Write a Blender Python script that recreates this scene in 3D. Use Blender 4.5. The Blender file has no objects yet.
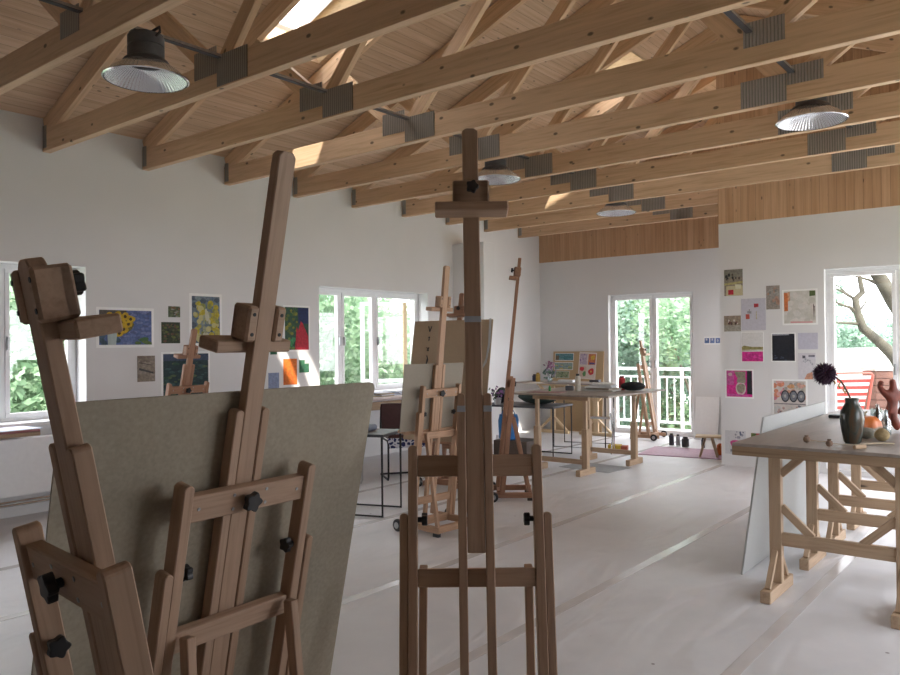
import bpy, bmesh, math, random
from mathutils import Vector, Matrix
random.seed(7)
C = bpy.context.scene.collection
PI = math.pi

# ------------------------------------------------------------------ camera
YAW, PIT, ROL, FPX, EYE = 0.6768, 0.0087, 0.0103, 774.5, 1.5
cy_, sy_ = math.cos(YAW), math.sin(YAW)
def W(lat, d, z=0.0):
    """metres to the right and ahead of the camera spot -> world"""
    return Vector((lat*cy_ - d*sy_, lat*sy_ + d*cy_, z))
cam = bpy.data.cameras.new('camera'); camo = bpy.data.objects.new('camera', cam); C.objects.link(camo)
cam.sensor_width = 36.0; cam.lens = FPX*36.0/900.0; cam.clip_start = 0.05; cam.clip_end = 300
camo.matrix_world = (Matrix.Translation((0, 0, EYE)) @ Matrix.Rotation(YAW, 4, 'Z') @
                     Matrix.Rotation(PI/2+PIT, 4, 'X') @ Matrix.Rotation(-ROL, 4, 'Z'))
bpy.context.scene.camera = camo
sc = bpy.context.scene
sc.view_settings.view_transform = 'Standard'; sc.view_settings.look = 'None'
sc.view_settings.gamma = 1; sc.view_settings.use_curve_mapping = False
sc.view_settings.exposure = 0.74

# ------------------------------------------------------------------ materials
def newmat(name):
    m = bpy.data.materials.new(name); m.use_nodes = True
    nt = m.node_tree; b = nt.nodes['Principled BSDF']
    return m, nt, b
def N(nt, t, **k):
    n = nt.nodes.new(t)
    for a, v in k.items():
        if a.startswith('i_'): n.inputs[a[2:].replace('_', ' ')].default_value = v
        else: setattr(n, a, v)
    return n
def L(nt, a, b): nt.links.new(a, b)
def ramp(nt, fac, stops, interp='LINEAR'):
    r = nt.nodes.new('ShaderNodeValToRGB'); r.color_ramp.interpolation = interp
    e = r.color_ramp.elements
    while len(e) < len(stops): e.new(0.5)
    for i, (p, c) in enumerate(stops): e[i].position = p; e[i].color = (*c, 1)
    L(nt, fac, r.inputs['Fac']); return r
def coords(nt, scale, rnd=True, axis='X'):
    tc = N(nt, 'ShaderNodeTexCoord'); mp = N(nt, 'ShaderNodeMapping')
    mp.inputs['Scale'].default_value = scale
    L(nt, tc.outputs['Object'], mp.inputs['Vector'])
    if not rnd: return mp.outputs['Vector']
    oi = N(nt, 'ShaderNodeObjectInfo'); ml = N(nt, 'ShaderNodeMath', operation='MULTIPLY'); ml.inputs[1].default_value = 37.0
    L(nt, oi.outputs['Random'], ml.inputs[0])
    ad = N(nt, 'ShaderNodeVectorMath', operation='ADD'); L(nt, mp.outputs['Vector'], ad.inputs[0]); L(nt, ml.outputs[0], ad.inputs[1])
    return ad.outputs['Vector']
_pc = {}
def paint(col, rough=0.7, metal=0.0, var=0.12, scale=25.0, name=None):
    key = (tuple(round(c, 3) for c in col), rough, metal, var, scale)
    if key in _pc: return _pc[key]
    m, nt, b = newmat(name or 'painted_surface')
    if sum(col) > 1.3: var = min(var, 0.06)
    if var > 0:
        v = coords(nt, (1, 1, 1), rnd=False)
        n = N(nt, 'ShaderNodeTexNoise', i_Scale=scale, i_Detail=3.0); L(nt, v, n.inputs['Vector'])
        lo = [max(0, c*(1-var)) for c in col]; hi = [min(1, c*(1+var)) for c in col]
        r = ramp(nt, n.outputs['Fac'], [(0.3, lo), (0.7, hi)]); L(nt, r.outputs['Color'], b.inputs['Base Color'])
    else: b.inputs['Base Color'].default_value = (*col, 1)
    b.inputs['Roughness'].default_value = rough; b.inputs['Metallic'].default_value = metal
    _pc[key] = m; return m
def wood(name, base, dark, knots=0.0, rough=0.55, stretch=(1.2, 22, 22), kscale=(1.6, 9, 9), spec=0.3):
    """grain running along the local X axis of each piece"""
    m, nt, b = newmat(name)
    v = coords(nt, stretch)
    n = N(nt, 'ShaderNodeTexNoise', i_Scale=1.6, i_Detail=5.0, i_Roughness=0.6, i_Distortion=0.6); L(nt, v, n.inputs['Vector'])
    r = ramp(nt, n.outputs['Fac'], [(0.28, dark), (0.5, base), (0.75, [min(1, c*1.12) for c in base])])
    col = r.outputs['Color']
    v2 = coords(nt, (0.35, 0.35, 0.35)); n2 = N(nt, 'ShaderNodeTexNoise', i_Scale=1.0, i_Detail=1.0); L(nt, v2, n2.inputs['Vector'])
    mx = N(nt, 'ShaderNodeMixRGB', blend_type='MULTIPLY'); mx.inputs['Fac'].default_value = 0.6
    r2 = ramp(nt, n2.outputs['Fac'], [(0.3, (0.82, 0.78, 0.72)), (0.7, (1, 1, 1))])
    L(nt, col, mx.inputs[1]); L(nt, r2.outputs['Color'], mx.inputs[2]); col = mx.outputs[0]
    if knots > 0:
        v3 = coords(nt, kscale); vo = N(nt, 'ShaderNodeTexVoronoi', i_Scale=1.0, i_Randomness=1.0); L(nt, v3, vo.inputs['Vector'])
        r3 = ramp(nt, vo.outputs['Distance'], [(0.0, (1, 1, 1)), (knots*0.6, (1, 1, 1)), (knots, (0, 0, 0))])
        mk = N(nt, 'ShaderNodeMixRGB'); L(nt, r3.outputs['Color'], mk.inputs['Fac']); L(nt, col, mk.inputs[1])
        mk.inputs[2].default_value = (*[c*0.28 for c in base], 1); col = mk.outputs[0]
    L(nt, col, b.inputs['Base Color'])
    b.inputs['Roughness'].default_value = rough; b.inputs['Specular IOR Level'].default_value = spec
    return m
def planks(name, base, dark, across, wid, along, knots=True):
    """tongue-and-groove boards: 'across' is the object axis over which the boards repeat"""
    m, nt, b = newmat(name)
    tc = N(nt, 'ShaderNodeTexCoord'); sp = N(nt, 'ShaderNodeSeparateXYZ'); L(nt, tc.outputs['Object'], sp.inputs[0])
    dv = N(nt, 'ShaderNodeMath', operation='DIVIDE'); L(nt, sp.outputs[across], dv.inputs[0]); dv.inputs[1].default_value = wid
    fl = N(nt, 'ShaderNodeMath', operation='FLOOR'); L(nt, dv.outputs[0], fl.inputs[0])
    fr = N(nt, 'ShaderNodeMath', operation='FRACT'); L(nt, dv.outputs[0], fr.inputs[0])
    wn = N(nt, 'ShaderNodeTexWhiteNoise', noise_dimensions='1D'); L(nt, fl.outputs[0], wn.inputs['W'])
    cb = N(nt, 'ShaderNodeCombineXYZ')
    al = N(nt, 'ShaderNodeMath', operation='MULTIPLY'); al.inputs[1].default_value = 1.3; L(nt, sp.outputs[along], al.inputs[0])
    of = N(nt, 'ShaderNodeMath', operation='MULTIPLY_ADD'); of.inputs[1].default_value = 50; L(nt, wn.outputs['Value'], of.inputs[0]); L(nt, al.outputs[0], of.inputs[2])
    L(nt, of.outputs[0], cb.inputs[0])
    ac = N(nt, 'ShaderNodeMath', operation='MULTIPLY'); ac.inputs[1].default_value = 30; L(nt, sp.outputs[across], ac.inputs[0]); L(nt, ac.outputs[0], cb.inputs[1])
    n = N(nt, 'ShaderNodeTexNoise', i_Scale=1.0, i_Detail=4.0); L(nt, cb.outputs[0], n.inputs['Vector'])
    r = ramp(nt, n.outputs['Fac'], [(0.3, dark), (0.6, base)])
    tone = ramp(nt, wn.outputs['Value'], [(0.0, (0.86, 0.82, 0.78)), (1.0, (1.0, 1.0, 1.0))])
    mx = N(nt, 'ShaderNodeMixRGB', blend_type='MULTIPLY'); mx.inputs['Fac'].default_value = 1
    L(nt, r.outputs['Color'], mx.inputs[1]); L(nt, tone.outputs['Color'], mx.inputs[2]); col = mx.outputs[0]
    cb2 = N(nt, 'ShaderNodeCombineXYZ')
    a2 = N(nt, 'ShaderNodeMath', operation='MULTIPLY_ADD'); a2.inputs[1].default_value = 3.2; L(nt, sp.outputs[along], a2.inputs[0]); L(nt, of.outputs[0], a2.inputs[2]); L(nt, a2.outputs[0], cb2.inputs[0])
    L(nt, dv.outputs[0], cb2.inputs[1])
    vo = N(nt, 'ShaderNodeTexVoronoi', i_Scale=1.0); L(nt, cb2.outputs[0], vo.inputs['Vector'])
    r3 = ramp(nt, vo.outputs['Distance'], [(0.0, (1, 1, 1)), (0.06, (1, 1, 1)), (0.12, (0, 0, 0))])
    mk = N(nt, 'ShaderNodeMixRGB'); L(nt, r3.outputs['Color'], mk.inputs['Fac']); L(nt, col, mk.inputs[1]); mk.inputs[2].default_value = (*[c*0.35 for c in base], 1)
    g = ramp(nt, fr.outputs[0], [(0.0, (0.4, 0.36, 0.32)), (0.05, (1, 1, 1)), (1.0, (1, 1, 1))])
    mg = N(nt, 'ShaderNodeMixRGB', blend_type='MULTIPLY'); mg.inputs['Fac'].default_value = 1
    L(nt, mk.outputs[0], mg.inputs[1]); L(nt, g.outputs['Color'], mg.inputs[2]); L(nt, mg.outputs[0], b.inputs['Base Color'])
    bp = N(nt, 'ShaderNodeBump'); bp.inputs['Distance'].default_value = 0.004; L(nt, g.outputs['Color'], bp.inputs['Height']); L(nt, bp.outputs[0], b.inputs['Normal'])
    b.inputs['Roughness'].default_value = 0.6; b.inputs['Specular IOR Level'].default_value = 0.25
    return m

M = {}
M['spruce'] = wood('spruce_beam', (0.74, 0.53, 0.35), (0.60, 0.40, 0.24), knots=0.125, kscale=(4.5, 8, 8))
M['beech'] = wood('beech_easel', (0.46, 0.315, 0.225), (0.37, 0.24, 0.165), stretch=(2.5, 45, 45))
M['beech_pale'] = wood('pale_beech_easel', (0.50, 0.32, 0.21), (0.39, 0.24, 0.15), stretch=(2.5, 45, 45))
M['beech_red'] = wood('reddish_beech', (0.38, 0.21, 0.135), (0.29, 0.15, 0.095), stretch=(2.5, 45, 45))
M['pine'] = wood('pine_trestle', (0.54, 0.395, 0.27), (0.42, 0.285, 0.185), knots=0.12, stretch=(2, 30, 30))
M['pine_pale'] = wood('pale_pine', (0.72, 0.56, 0.36), (0.60, 0.43, 0.26), knots=0.1, stretch=(2, 30, 30))
M['ply'] = wood('worktop_board', (0.37, 0.33, 0.30), (0.27, 0.24, 0.22), stretch=(1.0, 6, 6), rough=0.45)
M['ply_edge'] = wood('worktop_edge', (0.36, 0.25, 0.16), (0.27, 0.18, 0.11), stretch=(1.5, 20, 40))
M['ceil'] = planks('ceiling_boards', (0.72, 0.53, 0.38), (0.60, 0.42, 0.28), 'X', 0.096, 'Y')
M['gable'] = planks('gable_boards', (0.68, 0.44, 0.27), (0.57, 0.35, 0.20), 'X', 0.088, 'Z')
M['black'] = paint((0.018, 0.018, 0.02), 0.45, var=0)
M['rubber'] = paint((0.025, 0.025, 0.028), 0.7, var=0)
M['steel'] = paint((0.42, 0.43, 0.44), 0.4, 0.9)
M['chrome'] = paint((0.7, 0.71, 0.73), 0.18, 1.0, var=0)
M['white'] = paint((0.90, 0.90, 0.91), 0.4, var=0.02)
M['red_top'] = paint((0.30, 0.09, 0.09), 0.4)
M['soot'] = paint((0.10, 0.10, 0.11), 0.5, 0.3)
def mk_plaster():
    m, nt, b = newmat('white_plaster')
    v = coords(nt, (1, 1, 1), rnd=False)
    n = N(nt, 'ShaderNodeTexNoise', i_Scale=0.8, i_Detail=4.0); L(nt, v, n.inputs['Vector'])
    r = ramp(nt, n.outputs['Fac'], [(0.3, (0.75, 0.745, 0.745)), (0.7, (0.80, 0.795, 0.795))]); L(nt, r.outputs['Color'], b.inputs['Base Color'])
    n2 = N(nt, 'ShaderNodeTexNoise', i_Scale=60.0, i_Detail=3.0); L(nt, v, n2.inputs['Vector'])
    bp = N(nt, 'ShaderNodeBump'); bp.inputs['Strength'].default_value = 0.15; bp.inputs['Distance'].default_value = 0.004
    L(nt, n2.outputs['Fac'], bp.inputs['Height']); L(nt, bp.outputs[0], b.inputs['Normal'])
    b.inputs['Roughness'].default_value = 0.9; b.inputs['Specular IOR Level'].default_value = 0.15
    return m
M['plaster'] = mk_plaster()
def mk_floor():
    m, nt, b = newmat('floor_fleece')
    v = coords(nt, (1, 1, 1), rnd=False)
    n = N(nt, 'ShaderNodeTexNoise', i_Scale=1.3, i_Detail=6.0, i_Roughness=0.65); L(nt, v, n.inputs['Vector'])
    r = ramp(nt, n.outputs['Fac'], [(0.3, (0.66, 0.655, 0.67)), (0.7, (0.75, 0.745, 0.76))])
    n3 = N(nt, 'ShaderNodeTexVoronoi', i_Scale=2.2); L(nt, v, n3.inputs['Vector'])
    r3 = ramp(nt, n3.outputs['Distance'], [(0.0, (0.25, 0.2, 0.2)), (0.018, (0.25, 0.2, 0.2)), (0.024, (1, 1, 1))])
    mx = N(nt, 'ShaderNodeMixRGB', blend_type='MULTIPLY'); mx.inputs['Fac'].default_value = 0.8
    L(nt, r.outputs['Color'], mx.inputs[1]); L(nt, r3.outputs['Color'], mx.inputs[2]); L(nt, mx.outputs[0], b.inputs['Base Color'])
    mp = coords(nt, (1.5, 0.5, 1), rnd=False)
    n2 = N(nt, 'ShaderNodeTexNoise', i_Scale=1.5, i_Detail=2.0, i_Distortion=1.5); L(nt, mp, n2.inputs['Vector'])
    bp = N(nt, 'ShaderNodeBump'); bp.inputs['Strength'].default_value = 0.7; bp.inputs['Distance'].default_value = 0.04
    L(nt, n2.outputs['Fac'], bp.inputs['Height']); L(nt, bp.outputs[0], b.inputs['Normal'])
    b.inputs['Roughness'].default_value = 0.48; b.inputs['Specular IOR Level'].default_value = 0.5
    return m
M['floor'] = mk_floor()
M['tape'] = paint((0.62, 0.59, 0.58), 0.25, var=0.15, scale=6)
def mk_glass(name='window_glass', tint=(1, 1, 1), gl=0.06):
    m, nt, b = newmat(name); out = nt.nodes['Material Output']; nt.nodes.remove(b)
    t = N(nt, 'ShaderNodeBsdfTransparent'); t.inputs[0].default_value = (*tint, 1)
    g = N(nt, 'ShaderNodeBsdfGlossy'); g.inputs['Roughness'].default_value = 0.02
    mx = N(nt, 'ShaderNodeMixShader'); mx.inputs[0].default_value = gl
    L(nt, t.outputs[0], mx.inputs[1]); L(nt, g.outputs[0], mx.inputs[2]); L(nt, mx.outputs[0], out.inputs[0])
    return m
M['glass'] = mk_glass()
M['bottle_glass'] = mk_glass('bottle_glass', (0.82, 0.86, 0.86), 0.18)
def mk_leaf(name, c1, c2):
    m, nt, b = newmat(name); out = nt.nodes['Material Output']
    v = coords(nt, (1, 1, 1), rnd=False)
    n = N(nt, 'ShaderNodeTexNoise', i_Scale=2.5, i_Detail=3.0); L(nt, v, n.inputs['Vector'])
    r = ramp(nt, n.outputs['Fac'], [(0.35, c1), (0.65, c2)]); L(nt, r.outputs['Color'], b.inputs['Base Color'])
    b.inputs['Roughness'].default_value = 0.5
    t = N(nt, 'ShaderNodeBsdfTranslucent'); L(nt, r.outputs['Color'], t.inputs[0])
    mx = N(nt, 'ShaderNodeMixShader'); mx.inputs[0].default_value = 0.45
    L(nt, b.outputs[0], mx.inputs[1]); L(nt, t.outputs[0], mx.inputs[2]); L(nt, mx.outputs[0], out.inputs[0])
    return m
M['leaf'] = mk_leaf('green_leaves', (0.14, 0.25, 0.14), (0.30, 0.42, 0.27))
M['leaf2'] = mk_leaf('light_green_leaves', (0.20, 0.32, 0.19), (0.42, 0.52, 0.38))
M['leaf3'] = mk_leaf('bluish_green_leaves', (0.16, 0.27, 0.20), (0.34, 0.45, 0.36))
M['bark'] = paint((0.16, 0.13, 0.10), 0.9, var=0.3, scale=8)
M['bark_lichen'] = paint((0.055, 0.052, 0.038), 0.9, var=0.5, scale=5)
M['ground'] = paint((0.24, 0.27, 0.20), 0.95, var=0.3, scale=1.5)
def mk_nailplate():
    m, nt, b = newmat('galvanised_nail_plate')
    tc = N(nt, 'ShaderNodeTexCoord')
    wv = N(nt, 'ShaderNodeTexWave', wave_type='BANDS', bands_direction='X', i_Scale=14.0); L(nt, tc.outputs['Object'], wv.inputs['Vector'])
    r = ramp(nt, wv.outputs['Fac'], [(0.15, (0.22, 0.22, 0.21)), (0.35, (0.38, 0.375, 0.36))]); L(nt, r.outputs['Color'], b.inputs['Base Color'])
    bp = N(nt, 'ShaderNodeBump'); bp.inputs['Distance'].default_value = 0.004; L(nt, wv.outputs['Fac'], bp.inputs['Height']); L(nt, bp.outputs[0], b.inputs['Normal'])
    b.inputs['Metallic'].default_value = 0.75; b.inputs['Roughness'].default_value = 0.45
    return m
M['plate'] = mk_nailplate()
def mk_board(name, c, var):
    m, nt, b = newmat(name)
    v = coords(nt, (1, 1, 1))
    n = N(nt, 'ShaderNodeTexNoise', i_Scale=90.0, i_Detail=4.0); L(nt, v, n.inputs['Vector'])
    n2 = N(nt, 'ShaderNodeTexNoise', i_Scale=3.0, i_Detail=3.0); L(nt, v, n2.inputs['Vector'])
    ad = N(nt, 'ShaderNodeMath', operation='ADD'); L(nt, n.outputs['Fac'], ad.inputs[0]); L(nt, n2.outputs['Fac'], ad.inputs[1])
    hf = N(nt, 'ShaderNodeMath', operation='MULTIPLY'); hf.inputs[1].default_value = 0.5; L(nt, ad.outputs[0], hf.inputs[0])
    r = ramp(nt, hf.outputs[0], [(0.35, [x*(1-var) for x in c]), (0.65, [x*(1+var) for x in c])]); L(nt, r.outputs['Color'], b.inputs['Base Color'])
    b.inputs['Roughness'].default_value = 0.7
    return m
M['hardboard'] = mk_board('grey_hardboard', (0.33, 0.285, 0.215), 0.16)
M['brownboard'] = mk_board('brown_board', (0.40, 0.30, 0.20), 0.08)
M['beigeboard'] = mk_board('beige_board', (0.29, 0.25, 0.195), 0.06)
M['paleboard'] = mk_board('pale_board', (0.47, 0.48, 0.47), 0.05)

# ------------------------------------------------------------------ mesh helpers
class MB:
    def __init__(s): s.v = []; s.f = []; s.m = []; s.mats = []
    def mi(s, mat):
        if mat is None: return 0
        if mat not in s.mats: s.mats.append(mat)
        return s.mats.index(mat)
    def poly(s, verts, faces, mat=None, T=None):
        o = len(s.v); k = s.mi(mat)
        for p in verts:
            p = Vector(p); s.v.append(T @ p if T else p)
        for f in faces: s.f.append([o+i for i in f]); s.m.append(k)
        return s
    def box(s, c, d, mat=None, T=None, rz=0):
        x, y, z = d[0]/2, d[1]/2, d[2]/2
        R = Matrix.Translation(c) @ Matrix.Rotation(rz, 4, 'Z')
        if T: R = T @ R
        vs = [(a*x, b*y, e*z) for a in (-1, 1) for b in (-1, 1) for e in (-1, 1)]
        return s.poly(vs, [(0, 1, 3, 2), (4, 6, 7, 5), (0, 4, 5, 1), (2, 3, 7, 6), (0, 2, 6, 4), (1, 5, 7, 3)], mat, R)
    def b2(s, a, b, mat=None, T=None):
        return s.box([(a[i]+b[i])/2 for i in range(3)], [abs(b[i]-a[i]) for i in range(3)], mat, T)
    def prism(s, pts, z0, z1, mat=None, T=None):
        n = len(pts)
        vs = [(x, y, z0) for x, y in pts]+[(x, y, z1) for x, y in pts]
        fs = [tuple(range(n))[::-1], tuple(range(n, 2*n))]+[(i, (i+1) % n, n+(i+1) % n, n+i) for i in range(n)]
        return s.poly(vs, fs, mat, T)
    def lathe(s, prof, n=20, mat=None, T=None, caps=True):
        vs = []; fs = []
        for r, z in prof:
            for i in range(n):
                a = 2*PI*i/n; vs.append((max(r, 1e-4)*math.cos(a), max(r, 1e-4)*math.sin(a), z))
        for k in range(len(prof)-1):
            for i in range(n):
                j = (i+1) % n; fs.append((k*n+i, k*n+j, (k+1)*n+j, (k+1)*n+i))
        if caps: fs.append(tuple(range(n))[::-1]); fs.append(tuple((len(prof)-1)*n+i for i in range(n)))
        return s.poly(vs, fs, mat, T)
    def tube(s, pts, r, n=8, mat=None, r1=None):
        pts = [Vector(p) for p in pts]; vs = []; fs = []; m = len(pts)
        up = None
        for k, p in enumerate(pts):
            d = (pts[min(k+1, m-1)]-pts[max(k-1, 0)]).normalized()
            if up is None: up = Vector((0, 0, 1)) if abs(d.z) < 0.9 else Vector((1, 0, 0))
            a = d.cross(up).normalized(); b = a.cross(d).normalized(); up = b
            rr = r[k] if isinstance(r, (list, tuple)) else (r if r1 is None else r+(r1-r)*k/(m-1))
            for i in range(n):
                t = 2*PI*i/n; vs.append(p+a*math.cos(t)*rr+b*math.sin(t)*rr)
        for k in range(m-1):
            for i in range(n):
                j = (i+1) % n; fs.append((k*n+i, k*n+j, (k+1)*n+j, (k+1)*n+i))
        fs.append(tuple(range(n))[::-1]); fs.append(tuple((m-1)*n+i for i in range(n)))
        return s.poly(vs, fs, mat)
    def build(s, name, mat=None, parent=None, bev=0, smooth=False, label=None, M4=None):
        me = bpy.data.meshes.new(name); me.from_pydata([tuple(v) for v in s.v], [], s.f)
        mats = s.mats if s.mats else [mat]
        for x in mats: me.materials.append(x if x else mat)
        if s.mats:
            for i, p in enumerate(me.polygons): p.material_index = s.m[i]
        bm = bmesh.new(); bm.from_mesh(me)
        bmesh.ops.recalc_face_normals(bm, faces=bm.faces)
        if bev: bmesh.ops.bevel(bm, geom=list(bm.edges), offset=bev, segments=1, affect='EDGES', clamp_overlap=True)
        bm.to_mesh(me); bm.free()
        if smooth:
            for p in me.polygons: p.use_smooth = True
            try: me.set_sharp_from_angle(angle=math.radians(40))
            except Exception: pass
        o = bpy.data.objects.new(name, me); C.objects.link(o)
        if parent: o.parent = parent
        if M4 is not None: o.matrix_local = M4
        if label: o['label'] = label
        return o
def tag(o, label, cat, group=None, kind=None):
    o['label'] = label; o['category'] = cat
    if group: o['group'] = group
    if kind: o['kind'] = kind
    return o
def thing(name, label, cat, loc=(0, 0, 0), rz=0, group=None):
    o = bpy.data.objects.new(name, None); C.objects.link(o); o.empty_display_size = 0.1
    o.location = loc; o.rotation_euler = (0, 0, rz)
    return tag(o, label, cat, group)
def struct(o): o['kind'] = 'structure'; return o
def kids(o): return [c for c in C.objects if c.parent == o]
def copy_tree(o, parent=None):
    c = o.copy(); C.objects.link(c); c.parent = parent
    for ch in kids(o): copy_tree(ch, c)
    return c
def bar(name, parent, p0, p1, w, t, mat, side=None, ch0=0, ch1=0, bev=0.0025, label=None, obj=True):
    """board from p0 to p1; w along 'side' direction, t along the third axis; ch = chamfered end corners"""
    p0 = Vector(p0); p1 = Vector(p1); d = p1-p0; Ln = d.length; x = d.normalized()
    s = Vector(side) if side else Vector((0, 0, 1)).cross(x)
    if s.length < 1e-4: s = Vector((1, 0, 0))
    s = (s-x*s.dot(x)).normalized(); z = x.cross(s)
    T = Matrix((( x.x, s.x, z.x, p0.x), (x.y, s.y, z.y, p0.y), (x.z, s.z, z.z, p0.z), (0, 0, 0, 1)))
    h = w/2; pts = []
    pts += [(ch0, -h), (0, -h+ch0), (0, h-ch0), (ch0, h)] if ch0 else [(0, -h), (0, h)]
    pts += [(Ln-ch1, h), (Ln, h-ch1), (Ln, -h+ch1), (Ln-ch1, -h)] if ch1 else [(Ln, h), (Ln, -h)]
    mb = MB().prism(pts, -t/2, t/2)
    return mb.build(name, mat, parent, bev=bev, M4=T, label=label)

# ------------------------------------------------------------------ the room
XL, YB, XC, YC, HC = -7.387, 11.77, -3.352, 9.433, 2.93
XR, YF = 1.25, -3.0
XRIDGE = -3.08
def zroof(x): return 6.58+0.4*x if x <= XRIDGE else 6.58+0.4*XRIDGE-0.4*(x-XRIDGE)
def wall(name, fixed, axis, span, holes, zmax, th, mat='plaster', z0=0.0):
    """wall in plane axis=fixed, thickness th outwards; span on the other axis; holes (a0,a1,z0,z1)"""
    hs = sorted(holes); mb = MB(); a = span[0]
    def blk(u0, u1, w0, w1):
        if u1-u0 < 1e-4 or w1-w0 < 1e-4: return
        if axis == 'X': mb.b2((fixed, u0, w0), (fixed+th, u1, w1))
        else: mb.b2((u0, fixed, w0), (u1, fixed+th, w1))
    for (u0, u1, w0, w1) in hs:
        blk(a, u0, z0, zmax); blk(u0, u1, z0, w0); blk(u0, u1, w1, zmax); a = u1
    blk(a, span[1], z0, zmax)
    return struct(mb.build(name, M[mat]))
W1 = (1.6, 3.61, 0.82, 2.28); W2 = (6.57, 8.69, 0.86, 2.25)
wall('wall_left', XL, 'X', (YF, YB+0.3), [W1, W2], 3.63, -0.36)
DB = (-6.05, -4.60, 0.0, 2.29)
wall('wall_back', YB, 'Y', (XL-0.36, XC), [DB], HC, 0.3)
D3 = (-2.17, -0.55, 0.06, 2.30)
wall('wall_back_right', YC, 'Y', (XC, XR+0.3), [D3], HC, 0.3)
WA = (10.0, 11.5, 0.9, 2.25)  # opening out of view, added to light the alcove
wall('wall_alcove', XC, 'X', (YC+0.3, YB), [WA], 4.6, 0.3)
WR = [(3.0, 5.0, 0.9, 2.35), (5.8, 9.0, 0.2, 2.35)]  # unseen openings, guessed and sized to bring in daylight from the right
wall('wall_right', XR, 'X', (YF, YC), WR, 3.63, 0.3)
WF = []
wall('wall_front', YF, 'Y', (XL-0.36, XR+0.3), WF, 2.93, -0.3)
struct(MB().b2((XL-0.36, YF-0.3, -0.2), (XR+0.3, YB+0.3, 0)).build('floor', M['floor']))
for i, x in enumerate((-1.22, -2.27, -3.34, -4.65, -5.7)):
    y1 = YC if x > XC else YB
    mb = MB(); y = YF
    w = 0.035
    mb.b2((x-w, YF, 0.0), (x+w, y1, 0.0012))
    struct(mb.build('trim_%d' % (i+1), M['tape']))
# gables clad with vertical boards
def gable(name, y, x0, x1, z0, th):
    pts = [(x0, z0), (x1, z0), (x1, zroof(x1)+0.02)]
    if x0 < XRIDGE < x1: pts.append((XRIDGE, zroof(XRIDGE)+0.02))
    pts.append((x0, zroof(x0)+0.02))
    T = Matrix(((1, 0, 0, 0), (0, 0, -1, y), (0, 1, 0, 0), (0, 0, 0, 1)))
    return struct(MB().prism(pts, -th, 0, T=T).build(name, M['gable']))
gable('trim_gable_right', YC-0.015, XC-0.0, XR, HC, 0.12)
gable('trim_gable_back', YB-0.015, XL, XC, HC, 0.12)
gable('trim_gable_front', YF-0.15, XL, XR, HC, 0.12)
# roof boards, with openings for two skylights
SKY = [(-5.75, -4.75, 4.36, 5.14), (-4.90, -4.05, 8.30, 9.06)]
def slab(mb, x0, x1, y0, y1, th=0.05, lift=0.0):
    vs = []
    for x in (x0, x1):
        for y in (y0, y1):
            z = zroof(x)+lift; vs += [(x, y, z), (x, y, z+th)]
    mb.poly(vs, [(0, 1, 3, 2), (4, 6, 7, 5), (0, 4, 5, 1), (2, 3, 7, 6), (0, 2, 6, 4), (1, 5, 7, 3)])
mb = MB(); yl = YF-0.3; yh = YB+0.3
ycuts = [yl, 6.7, yh]
for (sk, ya, yb2) in zip(SKY, ycuts[:-1], ycuts[1:]):
    slab(mb, XL-0.36, sk[0], ya, yb2); slab(mb, sk[1], XRIDGE, ya, yb2)
    slab(mb, sk[0], sk[1], ya, sk[2]); slab(mb, sk[0], sk[1], sk[3], yb2)
slab(mb, XRIDGE, XR+0.3, yl, yh)
struct(mb.build('ceiling', M['ceil']))
nv = Vector((-0.4, 0, 1)).normalized()
for i, (x0, x1, y0, y1) in enumerate(SKY):
    mb = MB(); D = 0.30
    def quadwall(pa, pb):
        pa = Vector(pa); pb = Vector(pb); d = (pb-pa); out = d.cross(nv).normalized()*0.02
        vs = [pa, pb, pb+nv*D, pa+nv*D]; vs += [v+out for v in vs]
        mb.poly(vs, [(0, 1, 2, 3), (7, 6, 5, 4), (0, 4, 5, 1), (1, 5, 6, 2), (2, 6, 7, 3), (3, 7, 4, 0)])
    c = [(x0, y0, zroof(x0)), (x1, y0, zroof(x1)), (x1, y1, zroof(x1)), (x0, y1, zroof(x0))]
    ins = [(0.04, 0.03), (-0.06, 0.03), (-0.06, -0.22), (0.04, -0.22)]
    tp = [Vector((p[0]+q[0], p[1]+q[1], zroof(p[0]+q[0])))+nv*D for p, q in zip(c, ins)]
    for k in range(4):
        a_, b_ = Vector(c[k]), Vector(c[(k+1) % 4]); a2, b2_ = tp[k], tp[(k+1) % 4]
        out = (b_-a_).cross(nv).normalized()*0.02
        vs = [a_, b_, b2_, a2]; vs += [v+out for v in vs]
        mb.poly(vs, [(0, 1, 2, 3), (7, 6, 5, 4), (0, 4, 5, 1), (1, 5, 6, 2), (2, 6, 7, 3), (3, 7, 4, 0)])
    w = struct(mb.build('window_%d' % (i+5), M['pine_pale']))
    f = MB(); cc = [p-nv*0.04 for p in tp]
    for k in range(4): f.tube([cc[k], cc[(k+1) % 4]], 0.03, 4)
    f.build('sash_frame', M['white'], w)
    g = MB().poly([p-nv*0.005 for p in cc]+[p+nv*0.005 for p in cc], [(0, 1, 2, 3), (7, 6, 5, 4), (0, 4, 5, 1), (1, 5, 6, 2), (2, 6, 7, 3), (3, 7, 4, 0)])
    g.build('pane', M['glass'], w)

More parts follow.
